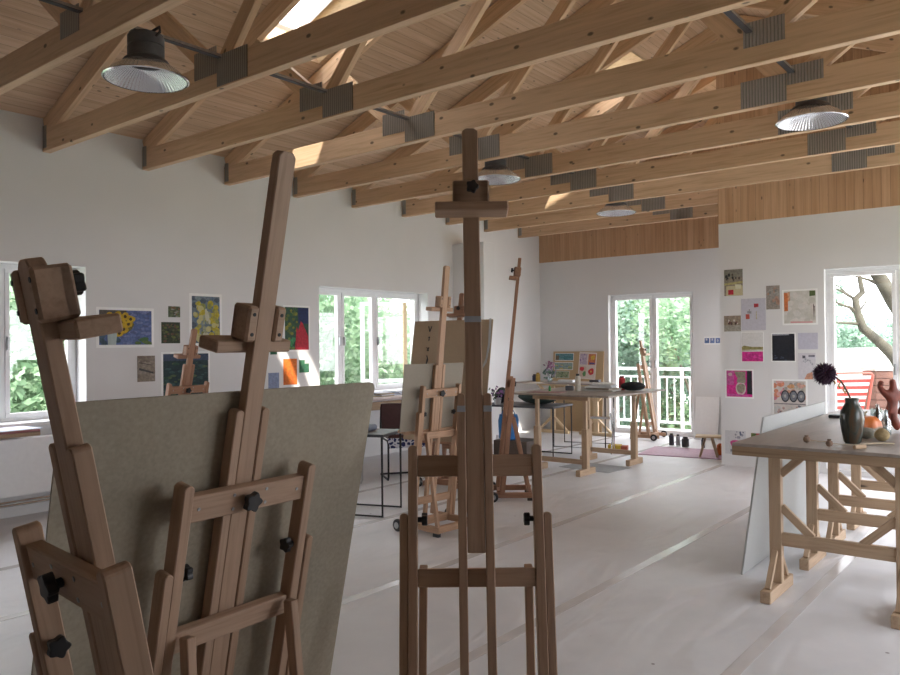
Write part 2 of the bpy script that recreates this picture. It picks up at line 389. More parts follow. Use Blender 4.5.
# windows ---------------------------------------------------------------
def window(name, axis, plane, a0, a1, z0, z1, mull, depth=0.07, fr=0.045, sill=True, handle=None):
    """framed window; plane = inner face position of the frame on the axis"""
    def B(mb, u0, u1, w0, w1, t0=0.0, t1=depth):
        if axis == 'X': mb.b2((plane-t0, u0, w0), (plane-t1, u1, w1))
        else: mb.b2((u0, plane+t0, w0), (u1, plane+t1, w1))
    sg = 1
    m = MB()
    B(m, a0, a1, z0, z0+fr); B(m, a0, a1, z1-fr, z1); B(m, a0, a0+fr, z0+fr, z1-fr); B(m, a1-fr, a1, z0+fr, z1-fr)
    w = struct(m.build(name, M['white'], bev=0.004))
    edges = [a0+fr]+list(mull)+[a1-fr]
    for i in range(len(edges)-1):
        l = edges[i]+(0.02 if i else 0.0); r = edges[i+1]-(0.02 if i < len(edges)-2 else 0.0)
        s = MB(); q = 0.042
        B(s, l, r, z0+fr, z0+fr+q, -0.012, 0.05); B(s, l, r, z1-fr-q, z1-fr, -0.012, 0.05)
        B(s, l, l+q, z0+fr+q, z1-fr-q, -0.012, 0.05); B(s, r-q, r, z0+fr+q, z1-fr-q, -0.012, 0.05)
        sa = s.build('sash', M['white'], w, bev=0.004)
        g = MB(); B(g, l+q, r-q, z0+fr+q, z1-fr-q, 0.02, 0.03); g.build('pane', M['glass'], sa)
        h = MB(); zc = (z0+z1)/2
        u = r-q/2 if i == 0 else l+q/2
        B(h, u-0.012, u+0.012, zc-0.06, zc+0.06, -0.045, -0.015); h.build('handle', M['steel'], sa, bev=0.004)
    for u in mull:
        k = MB(); B(k, u-0.022, u+0.022, z0+fr, z1-fr, 0.0, depth); k.build('mullion', M['white'], w)
    return w
window('window_1', 'X', XL-0.2, W1[0], W1[1], W1[2], W1[3], [2.27, 2.94])
window('window_2', 'X', XL-0.2, W2[0], W2[1], W2[2], W2[3], [7.12, 7.765])
w2 = bpy.data.objects['window_2']
lf = MB(); pa, pb = Vector((-7.70, 8.56, 0)), Vector((-8.10, 8.0, 0)); dl = (pb-pa).normalized(); nn_ = Vector((-dl.y, dl.x, 0))*0.02
def leaf_part(mb, s0, s1, z0, z1, q=1.0):
    a, b = pa+dl*s0, pa+dl*s1
    vs = [Vector((p.x, p.y, z)) for p in (a-nn_*q, b-nn_*q, b+nn_*q, a+nn_*q) for z in (z0, z1)]
    mb.poly(vs, [(0, 2, 4, 6), (1, 7, 5, 3), (0, 1, 3, 2), (2, 3, 5, 4), (4, 5, 7, 6), (6, 7, 1, 0)])
for (s0, s1, z0, z1) in ((0.055, 0.635, 0.95, 1.0), (0.055, 0.635, 2.08, 2.13), (0.635, 0.69, 0.95, 2.13)): leaf_part(lf, s0, s1, z0, z1)
lfo = lf.build('open_casement', M['white'], w2)
st_ = MB(); leaf_part(st_, 0.0, 0.055, 0.95, 2.13, 1.2); st_.build('hinge_stile', M['pine_pale'], lfo, label='bare wooden hinge stile')
gl_ = MB(); leaf_part(gl_, 0.055, 0.635, 1.0, 2.08, 0.15); gl_.build('pane', M['glass'], lfo)
window('door_1', 'Y', YB+0.10, DB[0], DB[1], DB[2], DB[3], [-5.3])
window('door_2', 'Y', YC+0.08, D3[0], D3[1], D3[2], D3[3], [-1.45])
for i, (u0, u1, z0, z1) in enumerate(WR):  # right-wall windows out of view, added to light the room
    mm = MB(); f = 0.07
    for (a, b, c2, d2) in ((u0, u1, z0, z0+f), (u0, u1, z1-f, z1), (u0, u0+f, z0+f, z1-f), (u1-f, u1, z0+f, z1-f), ((u0+u1)/2-f/2, (u0+u1)/2+f/2, z0+f, z1-f)):
        mm.b2((XR+0.15, a, c2), (XR+0.22, b, d2))
    w = struct(mm.build('window_%d' % (i+3), M['white']))
    MB().b2((XR+0.18, u0+f, z0+f), (XR+0.19, u1-f, z1-f)).build('pane', M['glass'], w)
mm = MB(); (u0, u1, z0, z1) = WA; f = 0.07  # alcove side window, unseen and added to brighten the back wall
for (a, b, c2, d2) in ((u0, u1, z0, z0+f), (u0, u1, z1-f, z1), (u0, u0+f, z0+f, z1-f), (u1-f, u1, z0+f, z1-f)):
    mm.b2((XC+0.15, a, c2), (XC+0.22, b, d2))
w = struct(mm.build('window_7', M['white'])); MB().b2((XC+0.18, u0+f, z0+f), (XC+0.19, u1-f, z1-f)).build('pane', M['glass'], w)
# window boards (inner sills)
struct(MB().b2((XL-0.2, W1[0], W1[2]-0.02), (XL+0.04, W1[1], W1[2]+0.012)).build('trim_sill_left', M['white'], bev=0.004))
struct(MB().b2((XL-0.2, W2[0], W2[2]-0.02), (XL+0.04, W2[1], W2[2]+0.012)).build('trim_sill_middle', M['white'], bev=0.004))
# chimney breast on the left wall
ch = struct(MB().b2((XL, 9.27, 0), (-6.793, 9.55, 3.02)).build('wall_chimney', M['plaster'], bev=0.004))

# ------------------------------------------------------------------ roof trusses
TY0, TS = 3.286, 0.982
CZ0, CZ1 = 3.312, 3.515
LBL = {-1: 'spruce roof truss nearest the camera, its chord cutting the top left corner',
       0: 'spruce roof truss directly behind the left dome lamp',
       1: 'third spruce roof truss from the camera, skylight shining above its left plates',
       2: 'fourth spruce roof truss, with brightly shining ribbed plates left of centre',
       3: 'fifth spruce roof truss, the first one behind the tall centre easel top',
       4: 'sixth spruce roof truss, just behind the small dome lamp near the easel top',
       5: 'seventh spruce roof truss from the camera, third from the boarded right gable',
       6: 'spruce roof truss right against the boarded right gable',
       7: 'shortened spruce beam and rafter in the alcove, nearer to the camera of two',
       8: 'last spruce beam in the alcove, closest to the boarded back gable'}
NA, NB = -4.66, -1.66
def truss(k):
    y = TY0+TS*k-0.035
    full = k <= 6
    xr = XR-0.01 if full else XC-0.01
    t = thing('roof_truss', LBL[k], 'roof truss', (XL, y, CZ0), 0, 'roof trusses spanning the studio')
    def P(x, z): return (x-XL, 0, z-CZ0)
    zc = (CZ0+CZ1)/2; RD = 0.18
    o = bar('bottom_chord', t, P(XL+0.004, zc), P(xr, zc), 0.07, CZ1-CZ0, M['spruce'], side=(0, 1, 0), bev=0.003)
    def rz(x): return zroof(x)-0.01-RD/2/math.cos(math.atan(0.4))
    x0 = XL+0.30
    bar('rafter', t, P(x0-0.27, rz(x0-0.27)), P(min(XRIDGE-0.01, xr), rz(min(XRIDGE-0.01, xr))), 0.06, RD, M['spruce'], side=(0, 1, 0))
    bar('web', t, P(-5.62, rz(-5.62)-0.04), P(NA-0.06, CZ1-0.06), 0.055, 0.14, M['spruce'], side=(0, 1, 0))
    if full:
        bar('web', t, P(NA+0.02, CZ1-0.05), P(XRIDGE-0.03, zroof(XRIDGE)-0.24), 0.055, 0.12, M['spruce'], side=(0, 1, 0))
        bar('rafter', t, P(XRIDGE+0.01, rz(XRIDGE+0.01)), P(XR-0.03, rz(XR-0.03)), 0.06, RD, M['spruce'], side=(0, 1, 0))
        bar('web', t, P(NB-0.02, CZ1-0.05), P(XRIDGE+0.03, zroof(XRIDGE)-0.24), 0.055, 0.12, M['spruce'], side=(0, 1, 0))
        bar('web', t, P(NB+0.06, CZ1-0.06), P(-0.54, rz(-0.54)-0.04), 0.055, 0.14, M['spruce'], side=(0, 1, 0))
    else:
        bar('web', t, P(NA+0.02, CZ1-0.05), P(XC-0.06, CZ1+1.10), 0.055, 0.12, M['spruce'], side=(0, 1, 0))
    rects = [(NA-0.27, CZ0+0.11, NA, CZ1+0.10), (NA+0.005, CZ0+0.01, NA+0.35, CZ1+0.025), (XL+0.02, CZ0+0.03, XL+0.085, CZ1+0.03)]
    if k == -1: rects = [(-4.87, CZ0+0.10, -4.63, CZ1+0.06), rects[2]]
    if full:
        if k >= 3: rects += [(NB-0.34, CZ0+0.005, NB, CZ1+0.01), (NB+0.003, CZ0+0.12, NB+0.26, CZ1+0.06)]
        else: rects += [(NB, CZ0+0.11, NB+0.26, CZ1+0.07)]
    for (a0, c0, a1, c1) in rects:
        pl = MB().b2((a0-XL, -0.0395, c0-CZ0), (a1-XL, -0.0355, c1-CZ0)).build('nail_plate', M['plate'], t, label='ribbed galvanised nail plate')
    return t
for k in range(-1, 9): truss(k)

for x, lb_ in ((-4.62, 'dark metal cable channel lying on the truss chords along the left lamp row'), (-1.62, 'dark metal cable channel lying on the truss chords along the right lamp row')):
    t = thing('cable_channel', lb_, 'cable channel', (x, YF, CZ1+0.002), 0)
    MB().b2((-0.022, 0.01, 0.0), (0.022, YC-YF-0.15, 0.003)).build('base', M['soot'], t)
    MB().b2((-0.022, 0.01, 0.003), (-0.019, YC-YF-0.15, 0.022)).build('flange', M['steel'], t)
    MB().b2((0.019, 0.01, 0.003), (0.022, YC-YF-0.15, 0.022)).build('flange', M['steel'], t)
# ------------------------------------------------------------------ dome lamps
def mk_reflector():
    m, nt, b = newmat('faceted_reflector')
    tc = N(nt, 'ShaderNodeTexCoord'); sp = N(nt, 'ShaderNodeSeparateXYZ'); L(nt, tc.outputs['Object'], sp.inputs[0])
    at = N(nt, 'ShaderNodeMath', operation='ARCTAN2'); L(nt, sp.outputs['Y'], at.inputs[0]); L(nt, sp.outputs['X'], at.inputs[1])
    ml = N(nt, 'ShaderNodeMath', operation='MULTIPLY'); ml.inputs[1].default_value = 60; L(nt, at.outputs[0], ml.inputs[0])
    sn = N(nt, 'ShaderNodeMath', operation='SINE'); L(nt, ml.outputs[0], sn.inputs[0])
    bp = N(nt, 'ShaderNodeBump'); bp.inputs['Distance'].default_value = 0.0012; L(nt, sn.outputs[0], bp.inputs['Height']); L(nt, bp.outputs[0], b.inputs['Normal'])
    b.inputs['Base Color'].default_value = (0.80, 0.83, 0.88, 1); b.inputs['Metallic'].default_value = 0.85; b.inputs['Roughness'].default_value = 0.25
    return m
M['reflector'] = mk_reflector()
def lamp(x, y, z, label):
    t = thing('dome_lamp', label, 'ceiling lamp', (x, y, z), 0, 'dome lamps under the roof trusses')
    MB().lathe([(0.245, 0), (0.238, 0.006), (0.20, 0.045), (0.14, 0.085), (0.075, 0.105), (0.0, 0.108), (0.0, 0.112), (0.085, 0.112), (0.15, 0.093), (0.212, 0.052), (0.25, 0.008), (0.25, 0)], 40, caps=False).build('reflector', M['reflector'], t, smooth=True)
    MB().lathe([(0.252, -0.003), (0.262, 0.002), (0.262, 0.008), (0.250, 0.012)], 40, caps=False).build('rim', M['chrome'], t, smooth=True)
    MB().lathe([(0.0, 0.095), (0.045, 0.096), (0.05, 0.104), (0.0, 0.107)], 20).build('lens', M['white'], t, smooth=True)
    MB().lathe([(0.15, 0.096), (0.135, 0.12), (0.112, 0.135), (0.112, 0.20), (0.104, 0.203), (0.104, 0.212), (0.112, 0.215), (0.112, 0.27), (0.10, 0.273), (0.10, 0.283), (0.104, 0.285), (0.085, 0.292), (0.0, 0.293)], 28).build('housing', M['soot'], t, smooth=True)
    br = MB()
    for a in range(8):
        q = a*PI/4; br.tube([(0.08*math.cos(q), 0.08*math.sin(q), 0.285), (0.05*math.cos(q), 0.05*math.sin(q), 0.300), (0.0, 0, 0.303)], 0.006, 6)
    br.tube([(0.05, 0, 0.29), (0.11, 0.03, 0.32), (0.13, 0.02, 0.28), (0.10, 0, 0.25)], 0.009, 6)
    br.build('cable_loop', M['black'], t, smooth=True)
    zt = CZ1+0.002-z
    MB().tube([(0, 0, 0.29), (0, 0, zt)], 0.006, 6).build('suspension_rod', M['black'], t)
    MB().lathe([(0.03, zt-0.02), (0.03, zt-0.001)], 12).build('hanger', M['soot'], t)
lamp(-4.57, 2.63, 3.20, 'large dome lamp hanging at the upper left, closest to the camera')
lamp(-4.62, 6.53, 3.19, 'dome lamp half hidden behind the top of the tall centre easel')
lamp(-1.56, 6.46, 3.20, 'dome lamp hanging at the upper right over the work table')
lamp(-4.70, 9.40, 3.215, 'smallest looking dome lamp, the one in front of the alcove beams')

# ------------------------------------------------------------------ studio easels
def knob(parent, loc, axis, r=0.022, name='knob'):
    ax = Vector(axis).normalized(); q = ax.to_track_quat('Z', 'Y').to_matrix().to_4x4()
    pts = []
    for i in range(20):
        a = 2*PI*i/20; rr = r*(1+0.18*math.cos(5*a)); pts.append((rr*math.cos(a), rr*math.sin(a)))
    mb = MB().prism(pts, 0.012, 0.030); mb.lathe([(0.009, -0.002), (0.009, 0.013)], 10)
    return mb.build(name, M['black'], parent, bev=0.002, M4=Matrix.Translation(loc) @ q, label='black star knob')
def easel(label, pos, w, top, clamp, lean=0.2, mat='beech', wheels=True, tray=None, mast_bot=0.86, group='studio easels', lw=0.122, bw=0.062):
    """pos: floor point; w: world direction of the local x axis; +y is the back (lean) side"""
    rz = math.atan2(w.y, w.x)
    t = thing('studio_easel', label, 'easel', pos, rz, group); m = M[mat]; mast_bot = max(0.15, top-1.4)
    a = math.atan(lean); ca, sa = math.cos(a), math.sin(a)
    def P(x, z, d):
        s = z/ca; return Vector((x, s*sa+d*ca, s*ca-d*sa))
    nrm = P(0, 0, 1)
    X = (1, 0, 0)
    for sx in (-1, 1):
        bar('side_post', t, P(sx*0.20, 0.07, 0.02), P(sx*0.20, 1.175, 0.02), 0.030, 0.045, m, side=X, ch1=0.008)
        bar('sleeve_leg', t, P(sx*0.229, 0.07, 0.025), P(sx*0.229, 0.965, 0.025), 0.026, 0.042, m, side=X, ch1=0.008)
        bar('centre_rail', t, P(sx*0.0425, 0.10, -0.018), P(sx*0.0425, 1.335, -0.018), 0.027, 0.034, m, side=X, ch1=0.007)
        knob(t, P(sx*0.184, 0.945, 0.02), (-sx, 0, 0), 0.019)
        # rear strut and base runner
        bar('rear_strut', t, P(sx*0.168, 0.80, 0.062), (sx*0.185, 0.30, 0.045), 0.026, 0.034, m, side=X, ch0=0.0)
        bar('base_runner', t, (sx*0.20, -0.12, 0.052), (sx*0.20, 0.335, 0.052), 0.034, 0.05, m, side=X, ch0=0.01, ch1=0.01)
        if wheels:
            wl = MB().lathe([(0.02, -0.014), (0.045, -0.014), (0.05, -0.008), (0.05, 0.008), (0.045, 0.014), (0.02, 0.014)], 20)
            wo = wl.build('wheel', M['rubber'], t, smooth=True, M4=Matrix.Translation((sx*0.29, -0.06, 0.05)) @ Matrix.Rotation(PI/2, 4, 'Y'))
            MB().lathe([(0.026, -0.017), (0.026, 0.017)], 14).build('hub', M['steel'], wo)
            MB().tube([(sx*0.20, -0.06, 0.05), (sx*0.30, -0.06, 0.05)], 0.007, 8).build('axle', M['steel'], t)
        fo = MB().b2((sx*0.20-0.015, 0.27, 0), (sx*0.20+0.015, 0.33, 0.028)); fo.build('foot_pad', M['rubber'], t)
    bar('base_crosspiece', t, (-0.18, 0.30, 0.052), (0.18, 0.30, 0.052), 0.045, 0.05, m)
    bar('base_crosspiece', t, (-0.18, 0.01, 0.060), (0.18, 0.01, 0.060), 0.05, 0.06, m)
    bar('crossbar', t, P(-0.184, 1.11, 0.017), P(0.184, 1.11, 0.017), 0.068, 0.030, m, side=P(0, 1, 0)-P(0, 0, 0))
    bar('crossbar', t, P(-0.184, 0.77, 0.017), P(0.184, 0.77, 0.017), 0.056, 0.030, m, side=P(0, 1, 0)-P(0, 0, 0))
    bar('crossbar', t, P(-0.184, 0.24, 0.017), P(0.184, 0.24, 0.017), 0.056, 0.030, m, side=P(0, 1, 0)-P(0, 0, 0))
    knob(t, P(0.012, 1.11, 0.034), nrm, 0.024)
    bar('mast', t, P(0, mast_bot, -0.018), P(0, top, -0.018), 0.055, 0.030, m, side=X, ch1=0.012)
    # screws on the upper crossbar
    for sx in (-0.165, -0.04, -0.04, 0.055, 0.055, 0.165):
        pass
    for (sx, dz) in ((-0.16, 0), (-0.05, 0.018), (-0.05, -0.018), (0.055, 0.018), (0.055, -0.018), (0.16, 0)):
        q = nrm.to_track_quat('Z', 'Y').to_matrix().to_4x4()
        MB().lathe([(0.0045, 0), (0.0045, 0.0015)], 10).build('screw', M['steel'], t, M4=Matrix.Translation(P(sx, 1.11+dz, 0.0325)) @ q)
    # top clamp: block around the mast, ledge, knob
    if clamp:
        c = MB()
        def pb(x0, x1, z0, z1, d0, d1):
            vs = [P(x, z, d) for x in (x0, x1) for d in (d0, d1) for z in (z0, z1)]
            c.poly(vs, [(0, 1, 3, 2), (4, 6, 7, 5), (0, 4, 5, 1), (2, 3, 7, 6), (0, 2, 6, 4), (1, 5, 7, 3)])
        pb(-bw, -0.0285, clamp-0.045, clamp+0.045, -0.062, 0.004); pb(0.0285, bw, clamp-0.045, clamp+0.045, -0.062, 0.004)
        pb(-bw, bw, clamp-0.045, clamp+0.045, -0.062, -0.035)
        c.build('clamp_block', m, t, bev=0.006)
        bar('clamp_ledge', t, P(-lw, clamp-0.062, -0.066), P(lw, clamp-0.062, -0.066), 0.032, 0.075, m, side=P(0, 1, 0)-P(0, 0, 0), bev=0.004)
        knob(t, P(0.004, clamp+0.012, -0.062), -nrm, 0.020)
        for sx in (-0.045, 0.045):
            for dz in (-0.025, 0.025):
                q = nrm.to_track_quat('Z', 'Y').to_matrix().to_4x4()
                MB().lathe([(0.005, 0), (0.005, 0.0015)], 10).build('screw', M['black'], t, M4=Matrix.Translation(P(sx, clamp+dz, 0.004)) @ q)
    if tray:
        bar('canvas_tray', t, P(-0.30, tray, -0.085), P(0.30, tray, -0.085), 0.022, 0.10, m, side=P(0, 1, 0)-P(0, 0, 0))
        bar('tray_bracket', t, P(-0.03, tray-0.03, -0.045), P(0.03, tray-0.03, -0.045), 0.05, 0.02, m, side=P(0, 1, 0)-P(0, 0, 0))
    return t, P
def wv(lat, d):
    v = W(lat, d); return v.normalized()
def board_on(t, P, name, label, cat, x0, x1, z0, z1, mat, d=-0.040, th=0.005, rad=0.02, obj_mats=None, tilt=0.0):
    """a board resting on the easel tray (a thing of its own)"""
    n = 6; pts = []
    for (cx, cz, a0) in ((x1-rad, z1-rad, 0), (x0+rad, z1-rad, 90), (x0+rad, z0+rad, 180), (x1-rad, z0+rad, 270)):
        for i in range(n): 
            a = math.radians(a0+90*i/(n-1)); pts.append((cx+rad*math.cos(a), cz+rad*math.sin(a)))
    vs = [P(x, z, d) for x, z in pts]+[P(x, z, d-th) for x, z in pts]
    k = len(pts)
    fs = [tuple(range(k)), tuple(range(k, 2*k))[::-1]]+[(i, (i+1) % k, k+(i+1) % k, k+i) for i in range(k)]
    mw = t.matrix_basis if False else (Matrix.Translation(t.location) @ Matrix.Rotation(t.rotation_euler.z, 4, 'Z'))
    o = MB().poly(vs, fs).build(name, mat, None); o.matrix_world = mw
    return tag(o, label, cat)

# A - left foreground, seen from behind
tA, PA = easel('beech studio easel at the far left foreground, nearest the camera', W(-0.485, 1.48), wv(0.71, -0.70)*1.0, 1.645, 1.585, 0.187, lw=0.105, bw=0.053)
tA.rotation_euler.z = math.atan2(wv(-0.71, 0.70).y, wv(-0.71, 0.70).x)
# B - holds the big grey board
tB, PB = easel('beech studio easel carrying the large grey board, its back to the camera', W(-0.745, 2.185), wv(-0.586, -0.81), 1.985, 1.555, 0.217, tray=0.32)
board_on(tB, PB, 'drawing_board', 'large grey-brown hardboard with rounded corners on the left foreground easel', 'drawing board', -0.51, 0.49, 0.335, 1.375, M['hardboard'], rad=0.025)
# C - tall centre easel, seen from the front
tC, PC = easel('tall empty beech easel in the centre, its mast reaching the roof beams', W(0.076, 2.27), wv(1, 0), 2.245, 2.0, 0.2)
for (xa, xb, z) in ((-0.056, -0.029, 1.285), (0.029, 0.056, 1.285), (-0.0275, 0.0275, 1.575)):
    bar('tape_strip', tC, PC(xa, z, -0.0362), PC(xb, z, -0.0362), 0.02, 0.0008, paint((0.42, 0.46, 0.52)), side=PC(0, 1, 0)-PC(0, 0, 0), bev=0, label='pale blue-grey tape strip')
# D - behind C, with beige board
tD, PD = easel('pale beech easel with a small beige board, just left behind the tall centre easel', W(-0.187, 6.4), wv(-0.71, -0.70), 2.13, 1.84, 0.12, mat='beech_pale', tray=0.79)
board_on(tD, PD, 'painting_board', 'small beige board standing on the pale easel behind the centre easel', 'painting board', -0.30, 0.36, 0.805, 1.34, M['beigeboard'], rad=0.004)
# E - large brown board
tE, PE = easel('beech easel behind the big brown board, only its mast top and clamp showing', W(-0.06, 8.1), wv(0.86, -0.50), 2.05, 1.86, 0.2, mat='beech_red', tray=0.45)
bE = board_on(tE, PE, 'painting_board', 'big brown board with a column of dark marks, upright behind the beige board', 'painting board', -0.56, 0.42, 0.465, 1.75, M['brownboard'], rad=0.004, th=0.006)
mk = MB(); 
for (zz, seg) in ((1.66, [(-.37, .03, -.35, -.03), (-.35, -.03, -.33, .03)]), (1.55, [(-.36, .02, -.34, .02), (-.35, .02, -.35, -.02)]), (1.44, [(-.37, .02, -.34, -.02), (-.34, .02, -.36, -.02)]), (1.32, [(-.36, .05, -.34, .0), (-.34, .0, -.36, -.05), (-.36, -.05, -.35, .02)])):
    for (xa, za, xb, zb) in seg:
        p0 = PE(xa, zz+za, -0.0475); p1 = PE(xb, zz+zb, -0.0475); mk.tube([p0, p1], 0.006, 4)
mo = mk.build('dark_marks', M['black'], bE, label='column of dark brush marks')
st = MB(); pts = [(.40, 1.76), (.41, 1.5), (.385, 1.30), (.35, 1.24), (.345, 1.27), (.37, 1.34), (.385, 1.5), (.375, 1.76)]
k = len(pts); st.poly([PE(x, z, -0.0465) for x, z in pts]+[PE(x, z, -0.049) for x, z in pts], [tuple(range(k)), tuple(range(k, 2*k))[::-1]]+[(i, (i+1) % k, k+(i+1) % k, k+i) for i in range(k)])
st.build('hanging_strip', M['paleboard'], bE, label='pale strip hanging at the right edge')
# F - side-on easel
tF, PF = easel('reddish beech easel seen edge-on, its thin mast right of the centre easel', W(0.46, 7.62), wv(-0.03, -1.0), 2.34, 2.20, 0.108, lw=0.07, mat='beech_red')
# G - easel in front of the balcony door
tG, PG = easel('sunlit easel standing in front of the balcony door', W(3.17, 12.05), wv(0.5, 0.86), 1.53, 1.36, 0.15, mat='beech_pale', mast_bot=0.3)
# H - small easel seen beyond the grey board
tH, PH = easel('orange-brown easel beyond the grey board, in front of the dark green picture', W(-2.70, 7.4), wv(-0.6, -0.8), 1.66, 1.46, 0.27, mat='beech_red')

# ------------------------------------------------------------------ tables
def pine_trestle(x0, x1, y, ztop, label, group, mat='pine', foot=0.46, adj=False):
    """H-shaped trestle in the XZ plane with feet running along Y"""
    t = thing('trestle', label, 'trestle', ((x0+x1)/2, y, 0), 0, group); m = M[mat]; h = (x1-x0)/2
    for s in (-1, 1):
        x = s*h
        bar('foot', t, (x, -foot/2, 0.035), (x, foot/2, 0.035), 0.06, 0.07, m, side=(1, 0, 0), bev=0.004)
        if adj:
            bar('sleeve', t, (x, 0, 0.07), (x, 0, 0.52), 0.068, 0.068, m, side=(1, 0, 0))
            bar('leg', t, (x, 0, 0.52), (x, 0, ztop-0.06), 0.042, 0.042, m, side=(1, 0, 0))
        else:
            bar('leg', t, (x, 0, 0.07), (x, 0, ztop-0.001), 0.068, 0.05, m, side=(1, 0, 0))
            for q in (-1, 1):
                bar('foot_brace', t, (x, q*(foot/2-0.05), 0.07), (x, q*0.03, 0.26), 0.032, 0.028, m, side=(1, 0, 0))
            bar('knee_brace', t, (x-s*0.03, 0, 0.52), (x-s*0.20, 0, 0.36), 0.028, 0.045, m, side=(0, 1, 0))
            bar('knee_brace', t, (x-s*0.03, 0, ztop-0.17), (x-s*0.19, 0, ztop-0.02), 0.028, 0.045, m, side=(0, 1, 0))
    if adj: 
        bar('top_rail', t, (-h-0.05, 0, ztop-0.03), (h+0.05, 0, ztop-0.03), 0.05, 0.06, m)
        bar('stretcher', t, (-h+0.034, 0, 0.14), (h-0.034, 0, 0.14), 0.028, 0.055, m)
    else:
        bar('stretcher', t, (-h+0.034, 0, 0.33), (h-0.034, 0, 0.33), 0.034, 0.075, m)
    return t
TZ = 0.90
ys = (4.80, 5.62, 6.22, 6.98)
for y, nm in zip(ys, ('pine trestle at the near end of the right work table', 'second pine trestle from the near end of the right work table',
                      'third pine trestle from the near end of the right work table', 'farthest pine trestle under the right work table')):
    pine_trestle(-1.385, -0.725, y, TZ-0.019, nm, 'pine trestles under the right work table')
tb = thing('work_table_top', 'long grey-brown worktop on pine trestles at the right', 'table top', (-1.02, 4.62, TZ-0.073))
bar('board', tb, (-0.0, 0.0, 0.064), (-0.0, 2.85, 0.064), 1.12, 0.018, M['ply'], side=(1, 0, 0), bev=0.002)
bar('edge_lath', tb, (-0.56, 0.012, 0.0275), (0.56, 0.012, 0.0275), 0.024, 0.053, M['ply_edge'])
bar('edge_lath', tb, (-0.548, 0.03, 0.0275), (-0.548, 2.85, 0.0275), 0.024, 0.053, M['ply_edge'])
bar('edge_lath', tb, (0.548, 0.03, 0.0275), (0.548, 2.85, 0.0275), 0.024, 0.053, M['ply_edge'])
# white board leaning against the table
xb, xt, y0_, y1_, zt_ = -1.675, -1.590, 5.05, 6.85, 1.0
o = MB().poly([(xb-0.006, y0_, 0.001), (xb+0.006, y0_, 0.001), (xt+0.006, y0_+0.2, zt_), (xt-0.006, y0_+0.2, zt_), (xb-0.006, y1_, 0.001), (xb+0.006, y1_, 0.001), (xt+0.006, y1_+0.03, zt_), (xt-0.006, y1_+0.03, zt_)],
              [(0, 1, 2, 3), (7, 6, 5, 4), (0, 4, 5, 1), (1, 5, 6, 2), (2, 6, 7, 3), (3, 7, 4, 0)]).build('leaning_board', M['paleboard'], None)
tag(o, 'big white board leaning against the left side of the right work table', 'board')

def lathe_thing(name, label, cat, loc, prof, mat, group=None, n=20, rot=None):
    o = MB().lathe(prof, n).build(name, mat, None, smooth=True); o.location = loc
    if rot: o.rotation_euler = rot
    return tag(o, label, cat, group)
# vase with the dried flower
TT = TZ
def mk_vase_mat():
    m, nt, b = newmat('glazed_vase')
    v = coords(nt, (6, 6, 1.5), rnd=False); n = N(nt, 'ShaderNodeTexNoise', i_Scale=3.0, i_Detail=4.0, i_Distortion=1.0); L(nt, v, n.inputs['Vector'])
    r = ramp(nt, n.outputs['Fac'], [(0.35, (0.02, 0.025, 0.018)), (0.5, (0.05, 0.06, 0.05)), (0.65, (0.10, 0.06, 0.035))]); L(nt, r.outputs['Color'], b.inputs['Base Color'])
    b.inputs['Roughness'].default_value = 0.25; return m
vz = lathe_thing('vase', 'slim dark glazed vase near the front of the right table', 'vase', (-1.005, 4.98, TT), [(0.038, 0), (0.046, 0.01), (0.058, 0.07), (0.066, 0.14), (0.062, 0.185), (0.045, 0.22), (0.035, 0.24), (0.040, 0.262), (0.033, 0.26), (0.030, 0.24), (0.04, 0.21), (0.04, 0.05), (0.0, 0.04)], mk_vase_mat(), n=24)
# dried artichoke/dahlia flower
fl = thing('dried_flower', 'dark purple spiky dried flower leaning out of the dark vase', 'flower', (-1.005, 4.98, TT+0.24))
hd = W(0, 0)
right = Vector((cy_, sy_, 0)); fwd = Vector((-sy_, cy_, 0))
hp = right*(-0.155)+Vector((0, 0, 0.168))
MB().tube([(0, 0, -0.16), (0, 0, 0.0), right*(-0.025)+Vector((0, 0, 0.06)), right*(-0.06)+Vector((0, 0, 0.12)), hp+right*0.03], 0.006, 6).build('stem', paint((0.16, 0.12, 0.08)), fl, smooth=True)
mb = MB()
mp_ = paint((0.055, 0.022, 0.05), 0.7, var=0.4)
for i in range(170):
    z = 1-2*(i+0.5)/170; r = math.sqrt(1-z*z); th = i*2.39996
    d = Vector((r*math.cos(th), r*math.sin(th), z)); a0 = d.orthogonal().normalized(); b0 = d.cross(a0)
    c0 = hp+d*0.035; tip = hp+d*(0.068+0.01*random.random())+Vector((0, 0, -0.004))
    w_ = 0.011
    mb.poly([c0+a0*w_, c0+b0*w_, c0-a0*w_, c0-b0*w_, tip], [(0, 1, 4), (1, 2, 4), (2, 3, 4), (3, 0, 4), (3, 2, 1, 0)])
mb.build('flower_head', mp_, fl)
mb = MB()
for i, q in enumerate((0.25, 0.45, 0.6, 0.75, 0.9)):
    p = right*(-0.01-0.09*q)+Vector((0, 0, 0.02+0.09*q)); s = 1 if i % 2 else -1
    e = p+right*0.035*s+Vector((0, 0, 0.035))+fwd*0.02*s
    mb.poly([p, p+Vector((0, 0, 0.02)), e, p+fwd*0.012], [(0, 1, 2), (1, 3, 2), (3, 0, 2), (0, 3, 1)])
mb.build('dry_leaf', paint((0.30, 0.20, 0.07)), fl)
